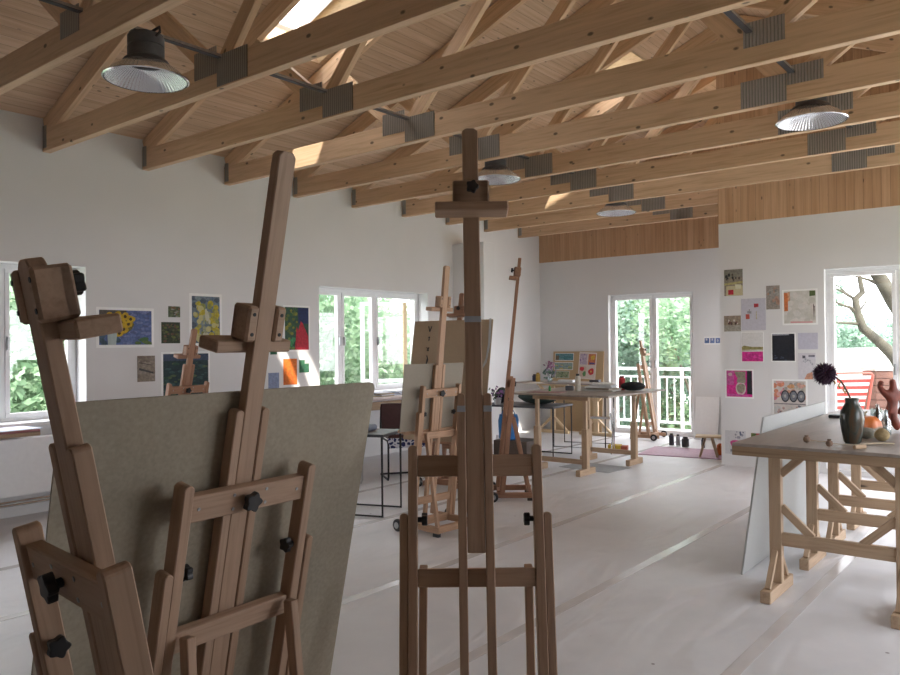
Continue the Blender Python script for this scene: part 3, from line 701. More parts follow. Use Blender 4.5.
# seed pods with stalks
def pod(label, loc, stalk, r=0.02):
    t = thing('seed_pod', label, 'seed pod', loc, 0, None)
    mb = MB().lathe([(0.001, 0), (r*0.7, r*0.25), (r, r*0.95), (r*0.8, r*1.6), (r*0.45, r*1.9), (r*0.6, r*2.15), (0.001, r*2.1)], 14)
    mb.build('pod', paint((0.20, 0.13, 0.09), var=0.3), t, smooth=True)
    MB().tube([(0, 0, r), Vector(stalk)*0.5+Vector((0, 0, 0.008)), Vector(stalk)+Vector((0, 0, 0.005))], 0.003, 6).build('stalk', paint((0.33, 0.27, 0.19)), t, smooth=True)
pod('dried poppy pod lying nearest the left edge of the right table', (-1.225, 4.86, TT), right*0.13)
pod('dried poppy pod lying just left of the dark vase', (-1.075, 4.74, TT), right*0.24+fwd*0.05)
# pumpkin
pk = thing('pumpkin', 'small orange pumpkin with a grey-green belly behind the vase', 'pumpkin', (-1.03, 5.44, TT)); pk.scale = (0.86, 0.86, 0.86)
def mk_pump():
    m, nt, b = newmat('two_tone_pumpkin')
    tc = N(nt, 'ShaderNodeTexCoord'); sp = N(nt, 'ShaderNodeSeparateXYZ'); L(nt, tc.outputs['Object'], sp.inputs[0])
    n = N(nt, 'ShaderNodeTexNoise', i_Scale=14.0); L(nt, tc.outputs['Object'], n.inputs['Vector'])
    ad = N(nt, 'ShaderNodeMath', operation='MULTIPLY_ADD'); ad.inputs[1].default_value = 0.05; L(nt, n.outputs['Fac'], ad.inputs[0]); L(nt, sp.outputs['Z'], ad.inputs[2])
    r = ramp(nt, ad.outputs[0], [(0.085, (0.23, 0.22, 0.17)), (0.1, (0.62, 0.17, 0.04))]); L(nt, r.outputs['Color'], b.inputs['Base Color']); b.inputs['Roughness'].default_value = 0.45
    return m
mb = MB(); n_ = 40; prof = [(0.0, 0.012), (0.05, 0.0), (0.095, 0.02), (0.115, 0.065), (0.105, 0.11), (0.07, 0.14), (0.03, 0.143), (0.0, 0.13)]
vs = []; fs = []
for r, z in prof:
    for i in range(n_):
        a = 2*PI*i/n_; rr = r*(1+0.06*math.cos(8*a)); vs.append((max(rr, .0005)*math.cos(a), max(rr, .0005)*math.sin(a), z))
for k in range(len(prof)-1):
    for i in range(n_):
        j = (i+1) % n_; fs.append((k*n_+i, k*n_+j, (k+1)*n_+j, (k+1)*n_+i))
mb.poly(vs, fs).build('fruit', mk_pump(), pk, smooth=True)
MB().tube([(0, 0, 0.13), (0.005, 0, 0.16), (0.02, 0, 0.175)], 0.01, 8, r1=0.006).build('stem', paint((0.30, 0.24, 0.12)), pk, smooth=True)
def rock(name, label, cat, loc, r, col, seed, sq=(1, 1, 0.7)):
    bm = bmesh.new(); bmesh.ops.create_icosphere(bm, subdivisions=3, radius=r)
    rnd = random.Random(seed); dirs = [Vector((rnd.uniform(-1, 1), rnd.uniform(-1, 1), rnd.uniform(-1, 1))).normalized() for _ in range(8)]
    zm = 1e9
    for v in bm.verts:
        d = v.co.normalized(); f_ = 1
        for q in dirs: f_ -= 0.28*max(0, d.dot(q)-0.72)
        v.co = Vector((v.co.x*sq[0], v.co.y*sq[1], v.co.z*sq[2]))*f_; zm = min(zm, v.co.z)
    for v in bm.verts: v.co.z -= zm
    me = bpy.data.meshes.new(name); bm.to_mesh(me); bm.free(); me.materials.append(paint(col, 0.85, var=0.3))
    for p in me.polygons: p.use_smooth = True
    o = bpy.data.objects.new(name, me); C.objects.link(o); o.location = loc
    return tag(o, label, cat)
rock('stone', 'grey rough stone lying in front of the orange pumpkin', 'stone', (-0.985, 5.27, TT), 0.05, (0.30, 0.29, 0.24), 3, (1.2, 0.8, 0.7))
rock('gourd', 'small tan gourd lying to the right of the grey stone', 'gourd', (-0.885, 5.17, TT), 0.042, (0.36, 0.27, 0.14), 5, (1.0, 1, 0.95))
rock('apple', 'small red fruit lying behind the orange pumpkin', 'fruit', (-1.12, 5.66, TT), 0.028, (0.34, 0.07, 0.05), 6, (1, 1, 0.95))
ck = MB().tube([(0, 0, 0.012), (0.07, 0.02, 0.012)], 0.012, 10).build('cork', M['pine'], None, smooth=True); ck.location = (-0.94, 4.70, TT); ck.rotation_euler.z = YAW
tag(ck, 'little wooden cork lying in front of the vase foot', 'cork')
sk = MB().tube([(0, 0, 0.006), (0.10, 0.0, 0.012), (0.2, 0.01, 0.007)], 0.005, 6).build('twig', paint((0.5, 0.42, 0.3)), None, smooth=True); sk.location = (-0.95, 4.90, TT); sk.rotation_euler.z = YAW
tag(sk, 'pale twig lying to the right of the vase foot', 'twig')
def bottle(label, loc, s=1.0, cat='bottle', mat='bottle_glass', name='glass_bottle', group=None):
    return lathe_thing(name, label, cat, loc, [(0.0, 0.0), (0.028*s, 0.0), (0.030*s, 0.01*s), (0.030*s, 0.09*s), (0.014*s, 0.115*s), (0.012*s, 0.15*s), (0.015*s, 0.152*s), (0.015*s, 0.16*s), (0.009*s, 0.16*s), (0.009*s, 0.12*s), (0.026*s, 0.088*s), (0.026*s, 0.008*s), (0.0, 0.006*s)], M[mat], group, 16)
bottle('clear glass bottle standing right of the pumpkin', (-0.918, 5.50, TT), 1.0)
bottle('clear glass bottle behind the pumpkin and left of the other bottle', (-1.06, 6.05, TT), 0.95)
jar = lathe_thing('glass_jar', 'short clear glass jar farther back behind the pumpkin', 'jar', (-1.12, 6.35, TT), [(0, 0), (0.04, 0), (0.04, 0.10), (0.036, 0.10), (0.036, 0.005), (0, 0.005)], M['bottle_glass'])
mb = MB().box((0, 0, 0.012), (0.16, 0.10, 0.024)).build('black_tray', M['black'], None, bev=0.006); mb.location = (-1.40, 6.55, TT); tag(mb, 'flat black box on the far left of the right table', 'box')
# red-brown carved sculpture at right edge
def skin(name, pts, edges, rad, mat, loc, sub=2):
    me = bpy.data.meshes.new(name); me.from_pydata(pts, edges, []); o = bpy.data.objects.new(name, me); C.objects.link(o)
    m = o.modifiers.new('s', 'SKIN'); m.use_smooth_shade = True
    for i, v in enumerate(me.skin_vertices[0].data): v.radius = (rad[i], rad[i])
    me.skin_vertices[0].data[0].use_root = True
    s = o.modifiers.new('d', 'SUBSURF'); s.levels = sub; s.render_levels = sub
    me.materials.append(mat); o.location = loc; return o
mr = paint((0.23, 0.06, 0.04), 0.5, var=0.35, scale=18)
sp_ = skin('sculpture', [(0, 0, 0.02), (0, 0, 0.12), (0.005, 0, 0.20), (0.01, 0, 0.27), (0.0, 0, 0.315), (-0.06, 0, 0.22), (-0.085, 0.02, 0.26), (-0.075, 0, 0.30), (0.07, 0, 0.21), (0.085, 0, 0.13), (0.05, 0.01, 0.08), (-0.03, 0, 0.06), (-0.04, 0, 0.0), (0.05, 0, 0.0)],
           [(0, 1), (1, 2), (2, 3), (3, 4), (2, 5), (5, 6), (6, 7), (2, 8), (8, 9), (9, 10), (1, 11), (11, 12), (0, 13)],
           [0.038, 0.034, 0.042, 0.024, 0.026, 0.024, 0.02, 0.024, 0.024, 0.024, 0.02, 0.022, 0.02, 0.026], mr, (-0.92, 5.74, TT+0.032))
sp_.rotation_euler.z = YAW; sp_.scale = (0.85, 0.9, 1.0)
tag(sp_, 'red-brown knotted carved figure at the right edge of the worktop', 'sculpture')

# ------------------------------------------------------------------ middle worktable on adjustable trestles
pine_trestle(-4.97, -4.33, 7.83, 0.90, 'adjustable pine trestle nearest the camera under the middle table', 'adjustable trestles under the middle table', 'pine', 0.36, True)
pine_trestle(-4.85, -4.22, 8.85, 0.90, 'adjustable pine trestle at the far end of the middle table', 'adjustable trestles under the middle table', 'pine', 0.36, True)
tm = thing('table_top', 'paint-stained board lying on the adjustable trestles of the middle table', 'table top', (-4.58, 7.58, 0.90))
bar('board', tm, (0, 0, 0.010), (0, 1.54, 0.010), 1.34, 0.02, M['ply'], side=(1, 0, 0), bev=0.002)
def blob(name, label, cat, loc, dims, col, rz=0, group=None, bev=0.004, metal=0.0, rough=0.6):
    o = MB().box((0, 0, dims[2]/2), dims).build(name, paint(col, rough, metal), None, bev=min(bev, min(dims)*0.3)); o.location = loc; o.rotation_euler.z = rz
    return tag(o, label, cat, group)
def tubx(name, label, cat, loc, r, h, col, cap=None, group=None):
    t = thing(name, label, cat, loc, 0, group)
    MB().lathe([(r*0.9, 0), (r, 0.004), (r, h*0.8), (r*0.6, h*0.88), (r*0.6, h*0.9)], 16).build('body', paint(col), t, smooth=True)
    MB().lathe([(r*0.65, h*0.88), (r*0.65, h), (r*0.5, h)], 14).build('cap', paint(cap or (0.02, 0.02, 0.02)), t, smooth=True)
    return t
Z2 = 0.9205
tubx('spray_can', 'pale spray can with a black cap on the middle table', 'spray can', (-4.64, 8.22, Z2), 0.034, 0.21, (0.45, 0.42, 0.36))
tubx('paint_bottle', 'red paint bottle at the right end of the middle table', 'paint bottle', (-4.30, 8.70, Z2), 0.040, 0.17, (0.50, 0.03, 0.04), (0.25, 0.02, 0.03))
tubx('paint_bottle', 'tiny green paint bottle left of the pale spray can', 'paint bottle', (-4.90, 8.0, Z2), 0.014, 0.07, (0.06, 0.32, 0.10), (0.05, 0.25, 0.08))
rock('cloth_heap', 'black cloth heap at the right end of the middle table', 'cloth', (-4.12, 8.62, Z2), 0.13, (0.012, 0.012, 0.014), 8, (1.2, 0.9, 0.42))
pp = thing('paper_stack', 'loose stack of papers and palettes in the middle of the middle table', 'papers', (-4.43, 8.42, Z2)); pp.scale = (0.78, 0.78, 1)
for i, (dx, dy, rz, w_, h_, c_) in enumerate(((0, 0, 0.1, 0.50, 0.36, (0.55, 0.55, 0.52)), (0.03, 0.02, -0.2, 0.44, 0.32, (0.38, 0.34, 0.28)), (-0.03, 0.0, 0.3, 0.42, 0.3, (0.7, 0.7, 0.7)), (0.05, -0.02, 0.0, 0.36, 0.26, (0.62, 0.64, 0.66)), (0.0, 0.03, 0.5, 0.3, 0.22, (0.75, 0.75, 0.72)))):
    MB().box((dx, dy, 0.008+i*0.02), (w_, h_, 0.014), rz=rz).build('sheet', paint(c_), pp)
blob('paint_pan', 'pinkish paint-stained mat at the near left of the middle table', 'mat', (-4.85, 7.85, Z2), (0.42, 0.24, 0.006), (0.36, 0.20, 0.20), 0.2)
blob('paint_box', 'small dark grey box left of the paper stack on the middle table', 'box', (-4.80, 8.30, Z2), (0.09, 0.07, 0.06), (0.12, 0.13, 0.16), 0.3)
# newspaper and box below the middle table
npz = blob('newspaper', 'grey newspaper spread on the floor under the middle table', 'newspaper', (-4.50, 8.36, 0.0), (0.70, 0.5, 0.004), (0.33, 0.33, 0.33), -0.1)
blob('cardboard_sheet', 'thin tan cardboard under the yellow box by the middle table', 'cardboard', (-4.90, 9.72, 0.0), (0.44, 0.32, 0.008), (0.45, 0.30, 0.16), 0.2)
yb = thing('paint_carton', 'yellow and red carton lying on cardboard behind the middle table', 'carton', (-4.92, 9.72, 0.008), 0.3)
MB().box((0, 0, 0.045), (0.17, 0.16, 0.09)).build('box', paint((0.55, 0.38, 0.04)), yb, bev=0.003)
MB().box((0.13, 0, 0.04), (0.085, 0.14, 0.08)).build('flap', paint((0.42, 0.10, 0.06)), yb, bev=0.003)
# black sled-frame trestle behind middle table
def sled(label, loc, rz, w, h, d, group=None, top=None, name='sled_frame_table', cat='table', topmat=None):
    t = thing(name, label, cat, loc, rz, group)
    for s in (-1, 1):
        y = s*d/2
        MB().tube([(-w/2, y, h), (-w/2, y, 0.015), (w/2, y, 0.015), (w/2, y, h)], 0.011, 8).build('leg_frame', M['black'], t, smooth=False)
    MB().b2((-w/2-0.02, -d/2-0.02, h), (w/2+0.02, d/2+0.02, h+0.025)).build('table_top', topmat or M['soot'], t, bev=0.004)
    return t
sled('black sled-legged side table between the middle table and the balcony door', (-5.55, 10.0, 0), 0.25, 0.75, 0.80, 0.55)
sled('black-framed folding table covered with bags left of the middle table', (-5.75, 8.78, 0), 0.12, 1.05, 0.66, 0.6)
# things on that folding table
Z3 = 0.686
rock('dark_bag', 'dark green cloth bag lying on the black-framed folding table', 'bag', (-5.62, 8.86, Z3), 0.20, (0.03, 0.05, 0.045), 12, (1.5, 0.9, 0.45))
rock('bag', 'black bag at the left end of the black-framed folding table', 'bag', (-6.13, 8.75, Z3), 0.10, (0.02, 0.02, 0.025), 13, (1, 1, 1.1))
fp = thing('flower_pot', 'small potted plant with violet and white blossoms on the folding table', 'potted plant', (-6.02, 8.50, Z3))
MB().lathe([(0.04, 0), (0.055, 0.09), (0.05, 0.09), (0.036, 0.01)], 14).build('pot', paint((0.5, 0.5, 0.52)), fp, smooth=True)
mb = MB(); mb2 = MB()
for i in range(46):
    p = Vector((random.gauss(0, 0.06), random.gauss(0, 0.06), 0.15+random.gauss(0, 0.035))); T = Matrix.Translation(p) @ Matrix.Rotation(random.random()*6, 4, 'X') @ Matrix.Rotation(random.random()*6, 4, 'Y')
    (mb if i % 2 else mb2).prism([(0.02*math.cos(a*PI/3), 0.02*math.sin(a*PI/3)) for a in range(6)], 0, 0.004, T=T)
mb.build('blossom', paint((0.22, 0.10, 0.25)), fp); mb2.build('foliage', paint((0.07, 0.10, 0.07)), fp)
# blue bucket hanging/standing beneath
bk = thing('plastic_bag', 'bright blue plastic bag standing under the black-framed folding table', 'bag', (-5.93, 8.62, 0.21))
MB().lathe([(0.10, 0), (0.13, 0.02), (0.14, 0.26), (0.12, 0.34), (0.11, 0.34), (0.11, 0.05)], 18).build('bag_body', paint((0.02, 0.16, 0.42)), bk, smooth=True)
MB().tube([(-0.12, 0, 0.33), (-0.06, 0, 0.42), (0.06, 0, 0.42), (0.12, 0, 0.33)], 0.006, 6).build('handle', paint((0.02, 0.16, 0.42)), bk, smooth=True)
blob('storage_crate', 'low brown crate on the floor under the black-framed folding table', 'crate', (-5.85, 8.7, 0), (0.5, 0.4, 0.21), (0.10, 0.07, 0.055), 0.1)
# folded chrome chairs beside it
def folded_chair(label, loc, rz):
    t = thing('folding_chair', label, 'chair', loc, rz, None)
    for s in (-1, 1):
        MB().tube([(s*0.2, -0.12, 0.012), (s*0.2, 0.02, 0.45), (s*0.2, 0.04, 0.62)], 0.010, 8).build('leg', M['chrome'], t, smooth=True)
        MB().tube([(s*0.18, 0.14, 0.012), (s*0.18, 0.02, 0.35), (s*0.18, -0.06, 0.55)], 0.010, 8).build('leg', M['chrome'], t, smooth=True)
    MB().box((0, -0.01, 0.50), (0.38, 0.02, 0.035), T=Matrix.Rotation(0.15, 4, 'X')).build('seat', M['chrome'], t, bev=0.005)
    return t
folded_chair('folded chrome chair leaning between folding table and middle table', (-5.02, 9.45, 0), 0.2)

# ------------------------------------------------------------------ back bench with pine trestles
def atrestle(x, y, ztop, label):
    """pine trestle in the YZ... with splayed foot braces, seen along the back wall"""
    t = thing('trestle', label, 'trestle', (x, y, 0), 0, 'pale trestles under the back bench'); m = M['pine_pale']
    bar('foot', t, (-0.30, 0, 0.025), (0.30, 0, 0.025), 0.06, 0.05, m)
    bar('post', t, (0, 0, 0.05), (0, 0, ztop-0.05), 0.075, 0.05, m, side=(1, 0, 0))
    bar('top_rail', t, (-0.30, 0, ztop-0.025), (0.30, 0, ztop-0.025), 0.06, 0.05, m)
    for s in (-1, 1):
        bar('brace', t, (s*0.26, 0, 0.05), (s*0.03, 0, 0.26), 0.045, 0.035, m, side=(0, 1, 0))
        bar('brace', t, (s*0.26, 0, ztop-0.05), (s*0.03, 0, ztop-0.28), 0.045, 0.035, m, side=(0, 1, 0))
    return t
atrestle(-6.80, 11.20, 0.84, 'pale pine trestle at the left under the back bench')
atrestle(-6.02, 11.25, 0.84, 'pale pine trestle at the right under the back bench, by the balcony door')
o = thing('bench_top', 'grey bench top on pale trestles along the back wall', 'table top', (-6.55, 11.05, 0.84))
bar('board', o, (-0.72, 0, 0.012), (0.72, 0, 0.012), 0.60, 0.024, M['ply'])
# leaning brown board with small pictures
lb = MB().prism([(0, 0), (0.98, 0), (0.98, 1.36), (0, 1.36)], -0.006, 0.006)
lb = lb.build('pin_board', mk_board('tan_board', (0.50, 0.36, 0.21), 0.06), None)
lb.matrix_world = Matrix.Translation((-7.09, 11.60, 0.0)) @ Matrix.Rotation(PI/2-0.09, 4, 'X')
tag(lb, 'tall tan board with small pictures leaning on the back wall left of the balcony door', 'board')

# ------------------------------------------------------------------ pictures
def rj(seed): return random.Random(seed)
def picture(name, label, axis, plane, u0, u1, z0, z1, bg, elems, border=0.0, group=None, seed=1, cat='picture', T=None, th=0.003, paper=(0.93, 0.93, 0.92)):
    """flat picture pinned on a wall; u runs left to right as seen from the room"""
    Wd, Hd = abs(u1-u0), z1-z0
    t = thing(name, label, cat, (0, 0, 0), 0, group)
    if T is None:
        if axis == 'X': t.matrix_world = Matrix(((0, 0, 1, plane), (1, 0, 0, u0), (0, 1, 0, z0), (0, 0, 0, 1)))
        else: t.matrix_world = Matrix(((1, 0, 0, u0), (0, 0, -1, plane), (0, 1, 0, z0), (0, 0, 0, 1)))
    else: t.matrix_world = T
    MB().b2((0, 0, 0.001), (Wd, Hd, th)).build('paper', paint(paper, 0.8, var=0.03), t)
    b = border; iw, ih = Wd-2*b, Hd-2*b; R = rj(seed)
    mb = MB(); z = th+0.0004
    def fill(pts, col, z):
        k = len(pts)
        mb.poly([(x, y, z) for x, y in pts], [tuple(range(k))], paint(col, 0.75, var=0.25, scale=40))
    def mp(u, v): return (b+min(max(u, 0), 1)*iw, b+min(max(v, 0), 1)*ih)
    if bg: fill([mp(0, 0), mp(1, 0), mp(1, 1), mp(0, 1)], bg, z); z += 0.0004
    for e in elems:
        if e[0] == 'r':
            _, a0, b0, a1, b1, c = e; q = 0.01
            fill([mp(a0+R.uniform(-q, q), b0+R.uniform(-q, q)), mp(a1+R.uniform(-q, q), b0+R.uniform(-q, q)), mp(a1+R.uniform(-q, q), b1+R.uniform(-q, q)), mp(a0+R.uniform(-q, q), b1+R.uniform(-q, q))], c, z); z += 0.0003
        elif e[0] == 'b':
            _, cu, cv, ru, rv, c = e
            ph = R.random()*6
            fill([mp(cu+ru*math.cos(2*PI*i/14)*(1+0.15*math.sin(3*2*PI*i/14+ph)), cv+rv*math.sin(2*PI*i/14)*(1+0.15*math.cos(2*2*PI*i/14+ph))) for i in range(14)], c, z); z += 0.0003
        elif e[0] == 's':   # scatter of brush dabs
            _, a0, b0, a1, b1, n, ru, rv, cols = e
            for i in range(n):
                cu = R.uniform(a0, a1); cv = R.uniform(b0, b1); ph = R.random()*PI; q = R.uniform(0.6, 1.3)
                fill([mp(cu+ru*q*math.cos(2*PI*j/8+ph), cv+rv*q*math.sin(2*PI*j/8+ph)) for j in range(8)], R.choice(cols), z); z += 0.00003
            z += 0.0002
        elif e[0] == 'o':   # ring
            _, cu, cv, ru, rv, w_, c = e; k = 20
            for i in range(k):
                a0 = 2*PI*i/k; a1 = 2*PI*(i+1)/k
                fill([mp(cu+ru*math.cos(a0), cv+rv*math.sin(a0)), mp(cu+ru*math.cos(a1), cv+rv*math.sin(a1)), mp(cu+ru*(1-w_)*math.cos(a1), cv+rv*(1-w_)*math.sin(a1)), mp(cu+ru*(1-w_)*math.cos(a0), cv+rv*(1-w_)*math.sin(a0))], c, z)
            z += 0.0003
        elif e[0] == 'p':
            fill([mp(u, v) for u, v in e[1]], e[2], z); z += 0.0003
    if mb.f:
        o = mb.build('painted_area', None, t)
    return t
YEL = (0.55, 0.36, 0.02); DG = (0.03, 0.06, 0.04); BL = (0.10, 0.15, 0.33); 
G1 = 'pictures pinned on the left wall'; G2 = 'pictures pinned on the right wall'
XW = XL
sun = [('s', .3, 0, 1, 1, 70, .07, .04, [(0.13, 0.18, 0.38), (0.18, 0.22, 0.42), (0.10, 0.13, 0.27)]), ('s', 0, 0, .35, .6, 18, .05, .07, [(0.07, 0.12, 0.18), (0.05, 0.09, 0.12)]), ('r', 0, .85, .5, 1, (0.08, 0.07, 0.06)),
       ('s', .7, 0, 1, .18, 14, .06, .04, [(0.06, 0.14, 0.05), (0.10, 0.16, 0.05)]),
       ('b', .36, .6, .26, .30, (0.14, 0.12, 0.03))]
for (a, b_) in ((.2, .82), (.34, .85), (.48, .82), (.24, .62), (.4, .66), (.54, .6), (.16, .45), (.3, .45), (.45, .45), (.36, .33), (.58, .75)):
    sun += [('b', a, b_, .085, .11, YEL), ('b', a, b_, .03, .045, (0.07, 0.04, 0.01))]
sun += [('p', [(.15, 0), (.3, 0), (.32, .34), (.14, .34)], (0.45, 0.52, 0.50))]
picture('sunflower_painting', 'painting of yellow sunflowers in a pale vase on blue ground, on the left wall', 'X', XW, 3.71, 4.317, 1.50, 1.90, BL, sun, 0.028, G1, 1)
picture('small_painting', 'smallest green-brown painting on the left wall, above the dark square one', 'X', XW, 4.479, 4.618, 1.815, 1.93, (0.10, 0.12, 0.07), [('s', 0, 0, 1, 1, 30, .12, .08, [(0.16, 0.20, 0.10), (0.30, 0.30, 0.26), (0.05, 0.07, 0.05), (0.2, 0.12, 0.06)])], 0, G1, 2)
picture('small_painting', 'dark olive square painting on the left wall beside the sunflower picture', 'X', XW, 4.398, 4.616, 1.54, 1.762, (0.05, 0.06, 0.035), [('s', 0.05, 0.1, .95, .9, 50, .08, .05, [(0.12, 0.14, 0.04), (0.03, 0.04, 0.03), (0.09, 0.10, 0.05), (0.14, 0.08, 0.05)])], 0, G1, 3)
picture('abstract_painting', 'tall yellow and blue abstract painting on the left wall', 'X', XW, 4.728, 5.137, 1.51, 2.08, (0.17, 0.22, 0.27),
        [('s', 0, 0, 1, 1, 60, .10, .05, [(0.14, 0.20, 0.28), (0.22, 0.28, 0.30), (0.09, 0.12, 0.16)]), ('s', .1, .08, .95, .85, 60, .09, .06, [(0.50, 0.42, 0.05), (0.42, 0.38, 0.10), (0.55, 0.52, 0.25), (0.28, 0.30, 0.10)]), ('s', .35, .1, .65, .7, 14, .06, .08, [(0.55, 0.55, 0.42), (0.35, 0.38, 0.25)])], 0.03, G1, 4)
picture('sketch_on_canvas', 'brownish sketch with a dark diagonal stroke, low on the left wall', 'X', XW, 4.13, 4.325, 1.15, 1.414, (0.25, 0.21, 0.17), [('s', 0, 0, 1, 1, 20, .15, .06, [(0.30, 0.26, 0.22), (0.2, 0.16, 0.13)]), ('p', [(.1, .45), (.9, .3), (.9, .36), (.1, .54)], (0.05, 0.05, 0.05)), ('p', [(.1, .72), (.8, .62), (.8, .65), (.1, .76)], (0.1, 0.08, 0.07))], 0, G1, 5)
picture('water_painting', 'dark green and blue pond-like painting low on the left wall', 'X', XW, 4.395, 4.978, 0.93, 1.45, (0.02, 0.045, 0.05), [('s', 0, 0, 1, .8, 90, .06, .025, [(0.03, 0.08, 0.05), (0.04, 0.09, 0.09), (0.015, 0.03, 0.04), (0.08, 0.12, 0.06)]), ('r', 0, .85, 1, 1, (0.05, 0.07, 0.12))], 0.022, G1, 6)
picture('figure_painting', 'painting of a red shape on dark green and blue, left of the open window', 'X', XW, 5.998, 6.414, 1.43, 1.992, (0.03, 0.08, 0.05),
        [('s', 0, .35, .5, 1, 40, .07, .04, [(0.22, 0.22, 0.03), (0.03, 0.10, 0.04), (0.10, 0.14, 0.03)]), ('r', .55, .62, 1, 1, (0.015, 0.03, 0.10)), ('s', 0, 0, .4, .3, 14, .08, .04, [(0.05, 0.25, 0.10), (0.15, 0.22, 0.05)]), ('p', [(.4, 0), (1, 0), (.98, .3), (.75, .62), (.66, .68), (.55, .45), (.48, .55), (.45, .3)], (0.42, 0.02, 0.04))], 0.022, G1, 7)
picture('orange_sheet', 'plain orange sheet on the left wall below the red and green painting', 'X', XW, 5.991, 6.202, 1.03, 1.344, (0.62, 0.15, 0.02), [('s', 0, 0, 1, 1, 12, .1, .2, [(0.66, 0.17, 0.02), (0.56, 0.12, 0.02)])], 0, G1, 8)
picture('green_sheet', 'small green sheet with a white corner next to the orange sheet', 'X', XW, 6.237, 6.395, 1.17, 1.326, (0.04, 0.16, 0.08), [('r', .55, .7, 1, 1, (0.5, 0.52, 0.5)), ('s', 0, 0, 1, .6, 10, .1, .1, [(0.03, 0.12, 0.07)])], 0, G1, 9)
picture('pale_blue_sheet', 'pale blue sheet on the left wall just left of the orange sheet', 'X', XW, 5.767, 5.927, 1.0, 1.183, (0.22, 0.27, 0.42), [], 0, G1, 10)
picture('green_card', 'dark green card on the left wall above the pale blue sheet', 'X', XW, 5.80, 5.90, 1.40, 1.572, (0.03, 0.14, 0.07), [], 0, G1, 11)
YW = YC
MG = (0.62, 0.03, 0.26)
picture('collage', 'grey-brown collage with a red square, topmost on the right wall', 'Y', YW, -3.29, -3.068, 2.05, 2.368, (0.28, 0.24, 0.19),
        [('r', 0, .7, 1, 1, (0.24, 0.23, 0.19)), ('s', .1, .55, .9, .8, 10, .06, .06, [(0.04, 0.04, 0.04), (0.10, 0.08, 0.06)]), ('r', .1, 0, 1, .38, (0.58, 0.52, 0.32)), ('p', [(0, .4), (1, .46), (1, .55), (0, .48)], (0.45, 0.40, 0.18)), ('r', .22, .04, .5, .22, (0.50, 0.03, 0.05)), ('r', .6, .25, .9, .42, (0.7, 0.68, 0.5))], 0, G2, 21)
picture('drawing', 'pale lilac drawing with small red patches on the right wall', 'Y', YW, -3.092, -2.807, 1.63, 2.007, (0.56, 0.55, 0.62), [('r', .52, .72, .72, .84, (0.5, 0.06, 0.08)), ('r', .18, .36, .34, .50, (0.5, 0.10, 0.08)), ('p', [(.3, .5), (.36, .66), (.33, .66)], (0.15, 0.15, 0.1)), ('r', .6, .35, .64, .6, (0.5, 0.45, 0.3)), ('r', .25, .52, .42, .6, (0.35, 0.35, 0.38))], 0, G2, 22)
picture('collage', 'small brown collage with white and red blots on the right wall, far left row', 'Y', YW, -3.298, -3.097, 1.62, 1.809, (0.30, 0.24, 0.18), [('r', 0, 0, 1, .4, (0.36, 0.33, 0.28)), ('s', .15, .45, .95, .7, 14, .06, .08, [(0.6, 0.55, 0.5), (0.16, 0.06, 0.05), (0.10, 0.06, 0.05)])], 0, G2, 23)
picture('collage', 'narrow grey-brown collage with an orange stain on the right wall', 'Y', YW, -2.80, -2.647, 1.87, 2.147, (0.32, 0.28, 0.25), [('s', .1, .2, .9, .9, 16, .12, .1, [(0.40, 0.24, 0.18), (0.27, 0.26, 0.24), (0.35, 0.33, 0.30)])], 0, G2, 24)
picture('abstract_painting', 'white abstract painting with orange, pink and green edges on the right wall', 'Y', YW, -2.621, -2.239, 1.68, 2.09, (0.62, 0.60, 0.55), [('s', 0, 0, 1, 1, 50, .09, .08, [(0.66, 0.64, 0.60), (0.58, 0.56, 0.50), (0.70, 0.66, 0.62)]), ('r', 0, .38, .12, .95, (0.60, 0.18, 0.06)), ('r', .12, .7, .2, .98, (0.6, 0.35, 0.22)), ('r', .82, .83, 1, 1, (0.10, 0.14, 0.05)), ('r', .2, 0, .9, .06, (0.66, 0.34, 0.34)), ('p', [(.94, .1), (.97, .5), (.92, .6)], (0.1, 0.08, 0.07)), ('p', [(.1, .2), (.16, .55), (.12, .3)], (0.25, 0.22, 0.2))], 0.02, G2, 25)
picture('abstract_painting', 'magenta painting with an olive stripe and white top on the right wall', 'Y', YW, -3.097, -2.835, 1.25, 1.611, (0.70, 0.69, 0.68), [('r', 0, 0, 1, .34, MG), ('s', 0, 0.02, 1, .3, 12, .12, .05, [(0.55, 0.03, 0.24), (0.66, 0.06, 0.32)]), ('p', [(0, .34), (.4, .42), (1, .38), (1, .5), (.5, .5), (.1, .55), (0, .5)], (0.30, 0.26, 0.10)), ('p', [(0, .36), (1, .40), (1, .43), (0, .40)], (0.55, 0.5, 0.35))], 0.008, G2, 26)
picture('black_painting', 'nearly black square painting with a pale border on the right wall', 'Y', YW, -2.751, -2.479, 1.255, 1.593, (0.012, 0.014, 0.022), [('s', .05, .02, .6, .2, 8, .05, .03, [(0.05, 0.06, 0.10)]), ('r', 0, .95, .75, 1, (0.35, 0.36, 0.42))], 0.012, G2, 27)
picture('blank_sheet', 'empty lilac sheet between the black painting and the glass door', 'Y', YW, -2.453, -2.242, 1.40, 1.588, (0.56, 0.55, 0.64), [], 0, G2, 28)
picture('sketch_sheet', 'white sheet of faint figure sketches with an orange corner, right wall', 'Y', YW, -2.456, -2.268, 1.06, 1.358, (0.64, 0.62, 0.66), [('r', .25, .8, .42, .9, (0.1, 0.1, 0.12)), ('r', .6, .85, .95, .93, (0.2, 0.2, 0.24)), ('s', .2, .5, .9, .8, 8, .05, .04, [(0.4, 0.4, 0.45)]), ('p', [(.35, 0), (.85, 0), (.8, .28), (.5, .2)], (0.6, 0.3, 0.2))], 0, G2, 29)
